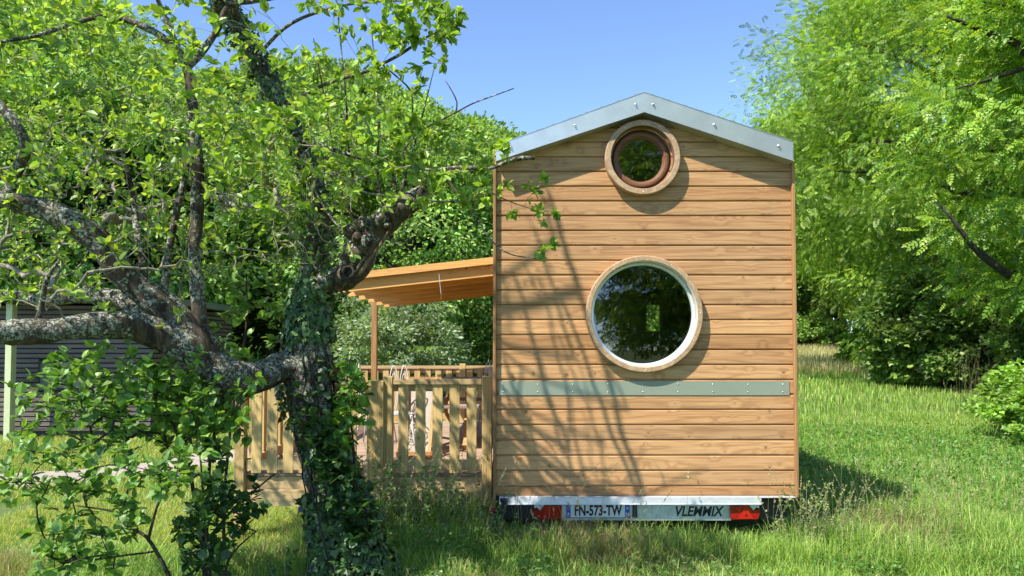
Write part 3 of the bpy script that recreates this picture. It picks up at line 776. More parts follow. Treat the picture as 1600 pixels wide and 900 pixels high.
def frond(npair, slim=.16, droop=.35):
    V = []; q = []
    for k in range(npair):
        y = .22 + .62*k/(npair-1); z = -droop*y*y; L = .30*(1-.35*abs(k/(npair-1)-.4))
        for s in (-1, 1):
            a = R(58 - 12*k/npair); d = np.array((s*math.sin(a), math.cos(a), -.18)); sd_ = np.array((math.cos(a)*-s, math.sin(a), 0))
            b = np.array((0, y, z)); i = len(V)
            V += [b, b+d*L*.5+sd_*L*slim, b+d*L, b+d*L*.5-sd_*L*slim]; q.append((i, i+1, i+2, i+3))
    y = .86; b = np.array((0, y, -droop*y*y)); i = len(V); L = .3
    V += [b, b+(L*slim, L*.5, -.05), b+(0, L, -.12), b+(-L*slim, L*.5, -.05)]; q.append((i, i+1, i+2, i+3))
    i = len(V); V += [(-.006,0,0),(.006,0,0),(.004,.86,-droop*.74),(-.004,.86,-droop*.74)]; q.append((i, i+1, i+2, i+3))
    return (np.array(V), [np.array(q)])
T_ASH = frond(4, .30, .15); T_ASHF = frond(3, .24)
def place(g, T, P, D, Nn, S, C):
    """instances of a leaf template: positions, pointing directions, face normals, sizes, colours"""
    P = np.asarray(P); n = len(P)
    if n == 0: return
    D = unit(D); side = unit(np.cross(D, Nn)); Nn = np.cross(side, D)
    V0, Fs = T; k = len(V0)
    V = P[:, None] + S[:, None, None]*(V0[None, :, 0, None]*side[:, None] + V0[None, :, 1, None]*D[:, None] + V0[None, :, 2, None]*Nn[:, None])
    b = np.arange(n)[:, None, None]*k
    g.add(V.reshape(-1, 3), [(f[None]+b).reshape(-1, f.shape[1]) for f in Fs], np.repeat(C, k, axis=0))
def palette(n, cols, jit=.12, w=None, r=None):
    r = r or rng; cols = np.array(cols); i = r.choice(len(cols), n, p=w)
    c = cols[i]*(1+r.normal(0, jit, (n, 1))); c += cols[(i+1) % len(cols)]*0
    return np.clip(c, .003, .9)
def rdir(n, r=None): return unit((r or rng).normal(0, 1, (n, 3)))

def crown_tree(name, label, cat, loc, seed, centre, rad, nclump, per, T, lsize, cols, clump_r, trunk_r, trunk_top, limit=None, w=None, shell=.45, droop=.3, mat=None, nlimb=40, group=None, squash=.6):
    """a tree: tapered trunk with limbs out to leaf clumps scattered through the crown (all in the tree's own frame)"""
    r = np.random.default_rng(seed); e = empty(name, loc, label, cat, group)
    c = np.array(centre, float); rad = np.array(rad, float)
    cl = []
    lump = rdir(9, r); 
    while len(cl) < nclump:
        d = rdir(1, r)[0]; k = 1 + .16*sum(max(0, d.dot(l))**6 for l in lump) - .10
        p = c + d*rad*k*(shell + (1-shell)*r.random()**.55)
        if p[2] < .25 or (limit is not None and not limit(p)): continue
        cl.append(p)
    cl = np.array(cl)
    g = Geo()
    top = np.array((0, 0, trunk_top)); nodes = [np.array((0, 0, 0.))]
    tr = catmull([(0,0,-.2), (r.normal(0,.1), r.normal(0,.1), trunk_top*.35), (r.normal(0,.3), r.normal(0,.3), trunk_top*.7), (c[0]*.5, c[1]*.5, trunk_top)], .4)
    g.tube(tr, trunk_r*np.linspace(1.25, .25, len(tr)), 12, rough=.12, fr=2)
    for p in cl[r.permutation(len(cl))[:nlimb]]:
        k = int(len(tr)*np.clip(.25 + .65*(p[2]/ (c[2]+rad[2])), .15, .97)); a = tr[k]
        m = (a+p)/2 + np.array((0, 0, .10*np.linalg.norm(p-a))) + r.normal(0, .15, 3)
        pts = catmull([a, (a+m)/2 + r.normal(0, .1, 3), m, p], .4); g.tube(pts, trunk_r*.36*np.linspace(1, .12, len(pts)), 6)
    g.build("trunk", m_barkdark, e, True)
    g2 = Geo()
    for p in cl:
        n = int(per*(.7+.6*r.random())); out = unit(p-c); rr = clump_r*(.7+.6*r.random())
        o = r.normal(0, 1, (n, 3)); o = unit(o)*(r.random((n, 1))**.5); o *= rr*np.array((1, 1, squash))
        # twigs carry the leaves: sort leaves onto a few rays
        P = p + o + out*rr*.2
        D = unit(unit(o)*.8 + out*.6 + r.normal(0, .45, (n, 3)) + np.array((0, 0, -droop)))
        Nn = unit(np.array((0, 0, .8)) + r.normal(0, .5, (n, 3)) + out*.55)
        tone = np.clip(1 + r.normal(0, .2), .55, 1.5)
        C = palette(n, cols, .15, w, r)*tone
        place(g2, T, P, D, Nn, lsize*(.7+.6*r.random(n)), C)
    g2.build("crown", mat or m_tree, e)
    return e
ASH = [(0.175,0.309,0.034),(0.245,0.401,0.038),(0.122,0.231,0.03),(0.328,0.463,0.062)]
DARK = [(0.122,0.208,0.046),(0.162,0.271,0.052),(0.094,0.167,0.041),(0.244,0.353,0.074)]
MID = [(0.203,0.349,0.077),(0.271,0.437,0.099),(0.149,0.262,0.065),(0.38,0.524,0.153)]
def T_loc(x, y): return (x, y, float(gz(x, y)))

ashA = crown_tree("ash_tree", "tall ash tree right of the house, its crown against the sky above the eave", "tree", T_loc(15.6, 24), 11, (0, 0, 8.4), (7.6, 7, 8.6), 760, 120, T_ASH, .23, ASH, 1.0, .35, 11, limit=lambda p: p[2] > 1.1 and not (p[2] < 4.6 and p[0] < -3.0 - .0*p[2]) , shell=.55, squash=.55)
ashB = crown_tree("ash_tree", "near ash tree at the right edge with big feathery leaves hanging over the meadow", "tree", T_loc(12.9, 14.5), 12, (0, 0, 6.6), (5.0, 4.6, 5.0), 400, 100, T_ASH, .27, ASH, .8, .26, 8.5, limit=lambda p: p[2] > 1.8, shell=.5, squash=.5)
for rows in ([(1590,440,14.2,.09),(1530,395,14.0,.065),(1505,365,13.9,.05),(1482,335,13.9,.03),(1460,315,14.0,.012)], [(1640,120,13.8,.09),(1590,70,13.6,.07),(1540,50,13.4,.05),(1480,25,13.2,.02)], [(1620,100,13.5,.05),(1560,120,13.3,.035),(1490,140,13.2,.012)]):
    q = catmull(np.array([tuple(pz(a, b, Y)) + (w_,) for a, b, Y, w_ in rows]), .15); gb = Geo(); gb.tube(q[:, :3], q[:, 3], 8, rough=.15, fr=3); put("limb", gb, m_barkdark, ashB, True)
def again(src, label, x, y, rz, s, group=None):
    c = copy_tree(src); c.location = T_loc(x, y); c.rotation_euler.z = rz; c.scale = (s, s, s)
    c['label'] = label
    if group: c['group'] = group
    return c
# trees beyond the meadow and behind the deck
brA = crown_tree("broadleaf_tree", "light green leafy tree standing behind the canopy roof", "tree", T_loc(-3.6, 25), 21, (0, 0, 4.9), (4.6, 4.2, 4.2), 420, 150, T_LEAF, .15, MID, .8, .22, 6, limit=lambda p: p[2] > 1.6, shell=.5)
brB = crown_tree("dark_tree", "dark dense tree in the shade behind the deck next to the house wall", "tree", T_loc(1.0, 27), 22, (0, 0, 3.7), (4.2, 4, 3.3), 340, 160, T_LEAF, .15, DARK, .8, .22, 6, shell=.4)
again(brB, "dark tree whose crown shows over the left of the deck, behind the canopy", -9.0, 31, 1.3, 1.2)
again(brA, "leafy tree behind the grey slatted cabin, nearest the frame's left edge", -17.5, 24, 2.0, 1.45)
again(brA, "leafy tree right of the slatted cabin, seen through the apple branches", -12.0, 23.5, 4.1, 1.0)
again(brB, "dark tree filling the gap under the apple limb behind the cabin", -13.2, 28, .6, 1.35)
again(ashB, "ash tree far left beyond the cabin roof", -21, 32, 2.2, 1.5)
again(brB, "dark tree at the meadow's far end touching the house's right edge", 14.5, 48.5, 2.6, 1.3)
again(brA, "paler tree behind the dark one at the meadow's far end", 21.5, 50, 1.0, 1.7)
again(ashA, "tall ash tree rising behind the house ridge's right slope", 22.5, 38, 2.4, 1.12)
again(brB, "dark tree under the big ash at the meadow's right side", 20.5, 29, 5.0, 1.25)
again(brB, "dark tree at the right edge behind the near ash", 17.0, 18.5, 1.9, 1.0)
# shrubs
def shrub(name, label, x, y, rad, n, per, T, ls, cols, seed, cr=.3, cat="shrub", shell=.4):
    return crown_tree(name, label, cat, T_loc(x, y), seed, (0, 0, rad[2]*.75), rad, n, per, T, ls, cols, cr, .04, rad[2]*.9, shell=shell, nlimb=14, limit=lambda p: p[2] > .05)
shrub("willow_shrub", "pale silvery shrub behind the far deck railing, left of the dark trees", -2.6, 17.5, (1.7, 1.2, 1.55), 120, 90, T_DIA, .10, [(.22,.30,.16),(.16,.24,.10),(.28,.34,.22)], 31, .3)
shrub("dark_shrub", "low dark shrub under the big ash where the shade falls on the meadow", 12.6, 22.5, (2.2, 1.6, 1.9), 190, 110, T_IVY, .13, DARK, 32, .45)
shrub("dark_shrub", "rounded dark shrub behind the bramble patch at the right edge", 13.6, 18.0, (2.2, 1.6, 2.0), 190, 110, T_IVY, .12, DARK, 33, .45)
shrub("bramble_bush", "bright green bramble bush in the meadow at the right edge", 9.6, 12.4, (1.8, 1.5, .85), 200, 120, T_IVY, .070, [(.25,.42,.06),(.30,.46,.08),(.18,.33,.05)], 34, .24)
shrub("green_sapling", "small bright sapling at the foot of the dark shrub beside the dry grass", 13.3, 29.5, (.8, .6, .9), 50, 80, T_IVY, .10, [(.16,.32,.03),(.2,.36,.05)], 35, .25)
shrub("hedge_shrub", "pale green shrub along the meadow's far edge next to the house corner", 17.0, 45.0, (3.0, 1.6, 1.3), 130, 90, T_IVY, .14, MID, 36, .5)
# the wood at the far edge of the meadow, one mass
g = Geo(); r = np.random.default_rng(50)
cl = []
for k in range(900):
    x = r.uniform(-75, 85); y = 52 + r.uniform(0, 16) + .05*abs(x); t = r.random()
    hmax = 8.5 + 2.5*math.sin(x*.23) + (5 if x > 6 else -1.0)
    cl.append((x, y, 1.5 + hmax*t**.8))
for p in cl:
    n = 150; o = unit(r.normal(0, 1, (n, 3)))*(r.random((n, 1))**.4)*np.array((2.2, 2.0, 1.5)); out = unit(np.array((o[:, 0], o[:, 1]-.5, o[:, 2]+.4)).T)
    place(g, T_LEAF, np.array(p)+o, unit(out+r.normal(0, .5, (n, 3))), unit(out*.4+np.array((0, 0, 1))+r.normal(0, .5, (n, 3))), .42*(.7+.6*r.random(n)), palette(n, MID+DARK, .15, None, r)*(1+r.normal(0, .12)))
tag(g.build("far_wood", m_tree, None), "band of mixed green wood closing the far edge of the meadow", "wood", kind="stuff")
# trees on the hillside, one mass
g = Geo()
X = r.uniform(-120, 45, 2600); Y = r.uniform(135, 205, 2600); Zh = hill_h(X, Y)
for x, y, z in zip(X, Y, Zh):
    n = 70; hgt = r.uniform(3, 6.5); rr = r.uniform(1.3, 2.6); o = unit(r.normal(0, 1, (n, 3)))*np.array((rr, rr, hgt*.55)); out = unit(o)
    kind_ = DARK if r.random() < .6 else MID
    place(g, T_DIA, np.array((x, y, z+hgt*.5))+o, unit(out+r.normal(0, .5, (n, 3))), unit(out*.5+np.array((0, 0, 1))+r.normal(0, .4, (n, 3))), 1.1*(.7+.6*r.random(n)), palette(n, kind_, .15, None, r)*(.85+.3*r.random()))
tag(g.build("hillside_wood", m_tree, None), "dark green wood covering the hillside behind the apple tree", "wood", kind="stuff")
# an ash behind the camera, mirrored in the window panes
again(ashB, "ash tree opposite the house, mirrored in its round windows", 4.6, -4.2, .8, .72)

# ------------------------------------------------------------ growing skeletons
class Skel:
    def __init__(s): s.P = []; s.par = []; s.rad = []; s.fixed = []; s.chains = []
    def poly(s, pts, rads, attach=None):
        idx = []
        for k, (p, r_) in enumerate(zip(pts, rads)):
            s.P.append(np.asarray(p, float)); s.par.append(attach if k == 0 and attach is not None else (len(s.P)-2 if k else -1)); s.rad.append(r_); s.fixed.append(True); idx.append(len(s.P)-1)
        return idx
    def grow(s, targets, step=.07, wig=.018, up=.10, minr=.0014, grav=0., r=None, kexp=.52, r0=.0017):
        r = r or rng; base = np.array(s.P); T = np.array(targets)
        d = np.array([np.min(np.linalg.norm(base-t, axis=1)) for t in T]); T = T[np.argsort(d)]
        buf = np.zeros((len(base)+len(T)*40, 3)); n = len(base); buf[:n] = base; tips = []
        for t in T:
            dv = t - buf[:n]; ds = np.linalg.norm(dv, axis=1)
            cost = ds*(1 + .45*(dv[:, 2] < 0) ) + .03
            i = int(np.argmin(cost)); a = buf[i]; L = ds[i]
            m = max(2, min(38, int(L/step))); u = np.linspace(0, 1, m+1)[1:]
            ctl = (a+t)/2 + r.normal(0, .12*L, 3) + np.array((0, 0, up*L))
            pts = ((1-u)**2)[:, None]*a + (2*u*(1-u))[:, None]*ctl + (u**2)[:, None]*t
            pts += r.normal(0, wig, pts.shape)*np.minimum(1, L/.3)*(1-u)[:, None]**.2
            ch = [i]
            for p in pts:
                buf[n] = p; s.P.append(p); s.par.append(ch[-1]); s.rad.append(0); s.fixed.append(False); ch.append(n); n += 1
            s.chains.append(ch); tips.append(ch)
        cnt = np.zeros(n)
        for ch in tips: cnt[ch[-1]] += 1
        for k in range(n-1, -1, -1):
            if not s.fixed[k] and s.par[k] >= 0: cnt[s.par[k]] += cnt[k]
        for k in range(n):
            if not s.fixed[k]: s.rad[k] = max(minr, r0*cnt[k]**kexp)
        return tips
    def draw(s, g, chains, sides=5):
        for ch in chains:
            P = np.array([s.P[k] for k in ch]); rr = np.array([s.rad[k] for k in ch]); rr[0] = min(rr[0], rr[1]*1.15)
            g.tube(P, rr, sides if rr[1] > .006 else 4 if rr[1] > .003 else 3, cap=False)
def leaf_chain(s, chains, per_m, size, T, cols, g, tipn=5, along=.55, w=None, rs=None, flat=.35, up=.55, keep=None, jit=.18):
    r = rs or rng; P = []; D = []; Nn = []; S = []
    for ch in chains:
        pts = np.array([s.P[k] for k in ch]); m = len(pts)
        dirs = unit(np.gradient(pts, axis=0)); L = np.linalg.norm(np.diff(pts, axis=0), axis=1).sum()
        if keep is not None and not keep(pts[-1]): continue
        n = r.poisson(per_m*min(L, .8))
        ks = (m-1)*(1-along*r.random(n)); i = np.clip(ks.astype(int), 0, m-2); f = (ks-i)[:, None]
        p = pts[i]*(1-f)+pts[i+1]*f; d = unit(dirs[i]*.45 + rdir(n, r)*.9 + np.array((0, 0, .15)))
        P.append(p); D.append(d); S.append(size*r.uniform(.55, 1.05, n))
        k = tipn + r.integers(-1, 3)
        if k > 0:
            p = np.tile(pts[-1], (k, 1)) + r.normal(0, .004, (k, 3)); a = r.random(k)*6.28
            d = unit(dirs[-1]*.5 + rdir(k, r)*.85 + np.array((0, 0, .1))); P.append(p); D.append(d); S.append(size*r.uniform(.5, 1.1, k))
    P = np.vstack(P); D = np.vstack(D); S = np.concatenate(S); n = len(P)
    D[:, 2] -= .12; D = unit(D)
    Nn = unit(np.array((0, 0, up+.45)) + r.normal(0, flat, (n, 3)) + D*0)
    place(g, T, P, D, Nn, S, palette(n, cols, jit, w, r))
    return P
APPLE = [(0.243,0.393,0.052),(0.319,0.466,0.073),(0.169,0.291,0.044),(0.412,0.495,0.087),(0.206,0.32,0.073)]
HAZ = [(0.134,0.27,0.051),(0.185,0.337,0.06),(0.102,0.203,0.047),(0.245,0.388,0.085)]
def pts_of(*rows): return np.array([tuple(pz(a, b, Y)) + (r_,) for a, b, Y, r_ in rows])

# ------------------------------------------------------------ the old apple tree
apple = empty("apple_tree", tuple(pz(530, 900, 5.35)[:2]) + (0,), "old leaning apple tree with lichened limbs and ivy on its trunk, left of the house", "tree")
sk = Skel(); gl_ = Geo()
def limb(rows, step=.03, rough=.16, sides=22, fr=6, grp=None, node_every=3):
    q = catmull(pts_of(*rows), step); (grp or gl_).tube(q[:, :3], np.maximum(q[:, 3], .003), sides, rough=rough, fr=fr)
    sk.poly(q[::node_every, :3], q[::node_every, 3]); return q
LT = limb([(562,960,5.35,.34),(550,890,5.35,.262),(534,815,5.35,.200),(512,735,5.35,.172),(492,665,5.35,.170),(482,610,5.35,.172),(482,560,5.35,.165),(482,515,5.35,.125),(480,475,5.37,.10),(484,445,5.4,.085)], rough=.15, sides=36, fr=5)
LI = limb([(484,500,5.38,.12),(487,450,5.4,.095),(494,390,5.4,.085),(496,340,5.4,.08),(490,285,5.38,.078),(468,225,5.35,.072),(438,165,5.3,.068),(400,95,5.25,.062),(362,25,5.2,.058),(330,-40,5.15,.055),(290,-120,5.1,.05),(250,-210,5.0,.045),(215,-300,4.9,.038),(180,-380,4.8,.02)], rough=.10)
LL = limb([(500,560,5.35,0.120),(470,566,5.3,0.105),(430,578,5.2,0.105),(395,592,5.05,0.109),(358,590,4.92,0.130),(322,564,4.82,0.126),(280,536,4.7,0.105),(235,520,4.6,0.088),(190,508,4.5,0.077),(140,510,4.4,0.069),(80,518,4.3,0.067),(20,520,4.2,0.066),(-60,512,4.1,0.059),(-160,500,4.0,0.042)], rough=.30, sides=30, fr=5)
L2 = limb([(330,556,4.82,.11),(290,515,4.78,.105),(245,470,4.72,.095),(205,440,4.66,.085),(175,405,4.6,.078),(140,365,4.55,.075),(95,338,4.5,.070),(50,322,4.45,.062),(0,312,4.4,.058),(-70,305,4.3,.045)], rough=.18)
L3 = limb([(240,505,4.9,.06),(190,468,5.0,.055),(130,462,5.1,.052),(60,468,5.2,.048),(0,462,5.2,.045),(-60,455,5.2,.04)], rough=.18)
LB = limb([(484,462,5.36,.085),(505,446,5.33,.085),(530,436,5.3,.088),(552,418,5.28,.105),(565,388,5.26,.120),(582,362,5.24,.105),(612,340,5.22,.085),(640,316,5.2,.075),(664,298,5.18,.062)], rough=.24, sides=30, fr=7, step=.02)
Ls = []
Ls.append(limb([(318,548,4.8,.055),(310,470,4.8,.046),(304,400,4.8,.042),(308,330,4.8,.040),(309,260,4.8,.038),(303,190,4.8,.034),(297,130,4.8,.032),(291,100,4.8,.032)], rough=.12, sides=14))
limb([(292,104,4.8,.028),(275,75,4.75,.024),(245,52,4.7,.022),(200,32,4.7,.021),(158,22,4.7,.020),(146,0,4.7,.022),(138,-40,4.7,.02),(120,-120,4.7,.015)], sides=10, rough=.08)
limb([(160,24,4.7,.014),(110,38,4.6,.013),(60,55,4.5,.012),(0,66,4.4,.010),(-60,80,4.3,.008)], sides=8, rough=.05)
limb([(290,102,4.8,.020),(272,60,4.8,.017),(255,20,4.8,.015),(240,-20,4.8,.013),(220,-100,4.8,.01),(200,-200,4.8,.006)], sides=8, rough=.05)
limb([(294,104,4.8,.026),(318,78,4.8,.024),(342,42,4.8,.022),(360,8,4.75,.022),(395,2,4.7,.016),(430,-4,4.7,.014),(500,-20,4.65,.010)], sides=10, rough=.08)
limb([(358,10,4.75,.018),(350,-40,4.75,.015),(345,-110,4.8,.012),(350,-200,4.8,.008)], sides=8)
limb([(246,498,4.72,.030),(258,440,4.75,.026),(266,380,4.8,.024),(278,320,4.85,.022),(290,270,4.9,.018),(300,200,4.95,.012)], sides=10, rough=.1)
limb([(232,478,4.70,.028),(224,420,4.7,.024),(214,360,4.75,.021),(206,300,4.8,.018),(190,230,4.8,.012)], sides=10, rough=.1)
limb([(10,312,4.4,.035),(25,270,4.4,.032),(40,230,4.35,.03),(22,190,4.3,.028),(0,165,4.3,.025),(-30,130,4.3,.02)], sides=12, rough=.15)
limb([(45,530,4.3,.016),(62,490,4.3,.015),(72,440,4.3,.013),(90,410,4.3,.008)], sides=8)
# upper right branches
limb([(400,218,5.3,.016),(440,214,5.2,.015),(500,228,5.1,.014),(560,246,5.05,.013),(610,258,5.0,.011),(680,266,5.0,.008),(740,268,5.0,.005)], sides=8)
limb([(664,298,5.15,.030),(668,275,5.1,.022),(690,266,5.05,.017),(730,262,5.0,.015),(765,263,4.98,.013),(795,252,4.95,.015),(815,247,4.95,.0155),(836,247,4.95,.013)], sides=10, rough=.2, fr=20)
limb([(690,262,5.05,.008),(706,290,5.0,.0075),(728,318,4.95,.007),(752,355,4.9,.006),(776,384,4.88,.005),(800,398,4.86,.004),(838,404,4.85,.003)], sides=6)
limb([(740,285,5.0,.006),(775,305,4.95,.005),(805,318,4.9,.004),(842,330,4.88,.003)], sides=5)
limb([(440,170,5.3,.016),(490,140,5.0,.013),(530,124,4.8,.012),(570,112,4.6,.011),(620,88,4.4,.009),(660,62,4.3,.007),(697,42,4.2,.004)], sides=8)
limb([(620,255,5.05,.009),(645,215,5.05,.0075),(680,192,5.05,.0065),(712,176,5.05,.006),(738,162,5.05,.0055),(770,150,5.05,.005),(803,138,5.05,.0035)], sides=6, rough=.2, fr=30)
limb([(712,176,5.05,.005),(714,160,5.05,.0045),(706,142,5.05,.004),(696,126,5.05,.0025)], sides=5)
limb([(400,90,5.2,.014),(450,40,4.9,.012),(520,12,4.6,.010),(590,2,4.4,.008),(660,0,4.3,.006),(700,-8,4.2,.003)], sides=8)
limb([(590,95,4.5,.006),(620,120,4.5,.0055),(640,140,4.5,.005),(645,165,4.5,.005),(640,200,4.5,.004)], sides=5)
# shoots standing on the burred limb, some rising out of the picture
for a, b, c_, d in (((560,360),(530,290),(515,200),(490,60)), ((575,350),(548,260),(540,150),(520,-60)), ((600,335),(590,262),(592,180),(580,40)), ((590,345),(618,270),(640,215),(655,180)), ((550,375),(510,330),(470,250),(430,150)), ((620,325),(640,250),(655,200),(680,100))):
    Y = random.uniform(5.1, 5.3)
    limb([(a[0],a[1],5.22,.011),(b[0],b[1],Y,.009),(c_[0],c_[1],Y-.1,.007),(d[0],d[1],Y-.15,.003)], sides=6)
# tall leaning shoots above the picture that stripe the house front with shade
def wall_shade(x0, y0, x1, y1, d0, d1, rad):
    """a shoot whose shade on the front boards runs between two spots; it stands d metres before them"""
    P = []
    for t in np.linspace(0, 1, 9):
        w = pz(x0+(x1-x0)*t, y0+(y1-y0)*t, HY); d = d0+(d1-d0)*t
        P.append(w + np.array((-.60/.53*d, -d, 1/.53*d)))
    return np.array(P)
SH = []
for (x0, y0, x1, y1, d0, d1, rad) in ((858,300,1010,790,1.35,1.15,.020),(838,360,900,560,1.3,1.2,.012),(880,470,1005,800,1.25,1.15,.016),(846,440,930,800,1.3,1.1,.011),(800,420,885,700,1.35,1.2,.014),(868,340,905,450,1.4,1.35,.022),
      (815,400,850,480,1.3,1.25,.008),(890,420,985,640,1.45,1.35,.009),(832,520,905,800,1.2,1.0,.012),(870,520,940,690,1.25,1.2,.008),(900,560,960,790,1.3,1.2,.007),(786,420,800,520,1.4,1.3,.009),(790,560,850,760,1.2,1.1,.016),(822,330,860,420,1.45,1.4,.006),
      (848,300,870,380,1.5,1.45,.014),(910,640,940,800,1.2,1.1,.006)):
    P = wall_shade(x0, y0, x1, y1, d0+.75, d1+1.0, rad)
    rr = rad*np.linspace(.8, 1.2, len(P))*1.0; P += rng.normal(0, .012, P.shape); q = catmull(np.column_stack([P, rr]), .05); SH.append(q)
    gl_.tube(q[:, :3], q[:, 3], 8, rough=.05)
    j = LI[np.argmin(np.linalg.norm(LI[:, :3]-q[-1, :3]-(0,0,-.3), axis=1))]; m_ = (j[:3]+q[-1, :3])/2 + (-.1, -.05, -.1)
    gl_.tube(catmull([q[-1, :3], m_, j[:3]], .05), q[-1, 3]*1.05, 7)
put("trunk_and_limbs", gl_, m_bark, apple, True)
# bare wood stripe, knot with a black shade disc and burrs on the broken limb
g = Geo()
c0 = pz(545, 426, 5.17)
for k, (rr, dep) in enumerate(((.052, .0), (.038, -.012), (.026, .004))):
    th = np.linspace(0, 2*math.pi, 22); g.tube(np.stack([c0[0]+rr*np.cos(th)*.95, c0[1]-.004+dep+0*th, c0[2]+rr*np.sin(th)*1.05], -1), .013-.003*k, 8, rough=.3, fr=30, cap=False)
put("knot", g, m_barkdark, apple, True)
g = Geo(); c0 = pz(545, 426, 5.185); g.lathe([(.0,-.006),(.018,-.004),(.03,.0),(.034,.02)], tuple(c0), 18, closed=False); put("knot_shade_disc", g, m_black, apple, True)  # black disc stands in for the shade inside the knot's hollow
g = Geo()
for (px, py, Y, rr) in ((598,340,5.14,.045),(566,352,5.2,.06),(548,362,5.2,.055),(572,378,5.16,.05),(606,352,5.14,.03),(558,372,5.15,.045)):
    c_ = pz(px, py, Y); g.tube([c_+(0,0,-rr*.9), c_+(0,0,-rr*.6), c_, c_+(0,0,rr*.6), c_+(0,0,rr*.95)], np.array((.3,.8,1,.8,.3))*rr, 16, rough=.35, fr=22)
put("burr", g, m_bark, apple, True)
g = Geo()
for (a, b, wd) in ((((584,396,5.15)),((548,440,5.2)),.016),(((606,362,5.13)),((582,398,5.15)),.012),(((570,400,5.14)),((536,448,5.2)),.012)):
    p0, p1 = pz(*a), pz(*b); mid = (p0+p1)/2 + np.array((.01, -.012, -.006)); q = catmull([p0, mid, p1], .02); g.tube(q, wd*np.sin(np.linspace(.25, 2.9, len(q))), 8, rough=.3, fr=25)
put("bare_wood", g, m_deadwood, apple, True)

# twigs and leaves ---------------------------------------------------------
def region(n, x, y, Y, r=None, ok=None):
    out = []; r = r or rng
    while len(out) < n:
        a, b, c_ = r.uniform(*x), r.uniform(*y), r.uniform(*Y)
        if ok is None or ok(a, b): out.append(pz(a, b, c_))
    return out
tg = []
tg += region(560, (-90, 430), (-60, 330), (3.7, 6.0), ok=lambda a, b: b < 330-.1*max(0, a-250) and not (425 < a and b < 110))
tg += region(190, (330, 640), (140, 330), (3.9, 5.0), ok=lambda a, b: b > 150 + .05*(a-400) and a < 640-.3*(b-200))
tg += region(80, (-60, 290), (330, 490), (4.0, 5.2), ok=lambda a, b: b < 490)
tg += region(75, (430, 720), (-30, 200), (3.9, 4.5), ok=lambda a, b: abs(b-(150-.42*(a-430))) < 60 and a+b*.2 < 715)
tg += region(40, (470, 700), (-30, 60), (3.9, 4.4))
tg += region(60, (600, 790), (170, 320), (4.1, 4.8), ok=lambda a, b: b > 190+.35*(a-650)-30)
tg += [pz(*p) for p in ((842,330,4.88),(865,335,4.86),(835,300,4.9),(850,345,4.88),(822,290,4.9),(848,392,4.85),(862,384,4.85),(843,400,4.84),(780,300,4.95),(800,330,4.92),(790,290,4.95),(760,250,5.0),(782,230,5.0),(850,282,4.9),(718,20,4.2),(703,60,4.2),(690,30,4.2),(712,40,4.2),(650,140,4.4),(658,128,4.4),(716,152,5.05))]
tg += region(200, (-500, 300), (-420, -60), (3.2, 5.2), ok=lambda a, b: a < 330+.5*b)
tg += region(90, (-900, -120), (-200, 300), (2.6, 4.6))
def clear_of_front(p):
    """false where a twig would throw leaf shade on the house front, which shows only bare shoots' stripes"""
    d = HY-p[1]; x = p[0]+.60/.53*d; z = p[2]-d/.53
    return not (d > 0 and XL+.18 < x < XR+.3 and .2 < z < 3.6)
tg = [p for p in tg if clear_of_front(p)]
chs = sk.grow(tg, step=.06, wig=.014, up=.08, r0=.0018)
# extra leafless fine twigs woven among the limbs
tg2 = region(900, (-40, 560), (150, 470), (4.3, 5.8), ok=lambda a, b: b < 470-.12*a)
ch2 = sk.grow(tg2, step=.05, wig=.02, up=-.05, r0=.0021)
g = Geo(); sk.draw(g, chs); sk.draw(g, ch2); put("twigs", g, m_barkpale, apple, True)
g = Geo(); leaf_chain(sk, chs, 10, .068, T_LEAF, APPLE, g, keep=lambda p: rng.random() < np.interp(p[2], (2.0, 2.5, 3.1), (.45, .5, 1.0)) or p[0] > -.5, tipn=6, along=.7, w=[.3,.28,.17,.1,.15], flat=.55, up=.5)
leaf_chain(sk, chs, 16, .062, T_LEAF, APPLE, g, keep=lambda p: p[0] > -.75 and p[2] > 2.0, tipn=6, along=.8, w=[.3,.28,.17,.1,.15], flat=.55, up=.5)
leaf_chain(sk, ch2, 5, .05, T_LEAF, APPLE, g, tipn=2, along=.7, flat=.6)
put("foliage", g, m_leaf, apple)

# ------------------------------------------------------------ ivy on the trunk
IVY = [(0.058,0.119,0.037),(0.082,0.163,0.045),(0.047,0.094,0.035),(0.124,0.213,0.069)]
def on_tube(q, n, r, f=None, lift=.012):
    i = r.integers(0, len(q)-1, n); P = q[i, :3]; Tt = unit(q[np.minimum(i+1, len(q)-1), :3]-P); a = rdir(n, r); a = unit(a - Tt*(a*Tt).sum(1)[:, None])
    m = np.ones(n, bool) if f is None else np.array([f(p, d) for p, d in zip(P, a)])
    return (P + a*(q[i, 3, None]*1.02+lift*r.random((n, 1))))[m], a[m]
ivy = empty("ivy", tuple(pz(540, 880, 5.3)[:2]) + (.0,), "dark green ivy climbing the apple tree's trunk and upright stem", "ivy")
r = np.random.default_rng(77); g = Geo()
def zrange(z0, z1, side=None, dens=1.0):
    return lambda p, d: z0 < p[2] < z1 and (side is None or d[0]*side > -.35) and r.random() < dens and mnoise.noise(Vector(p*3.1)) > -.25
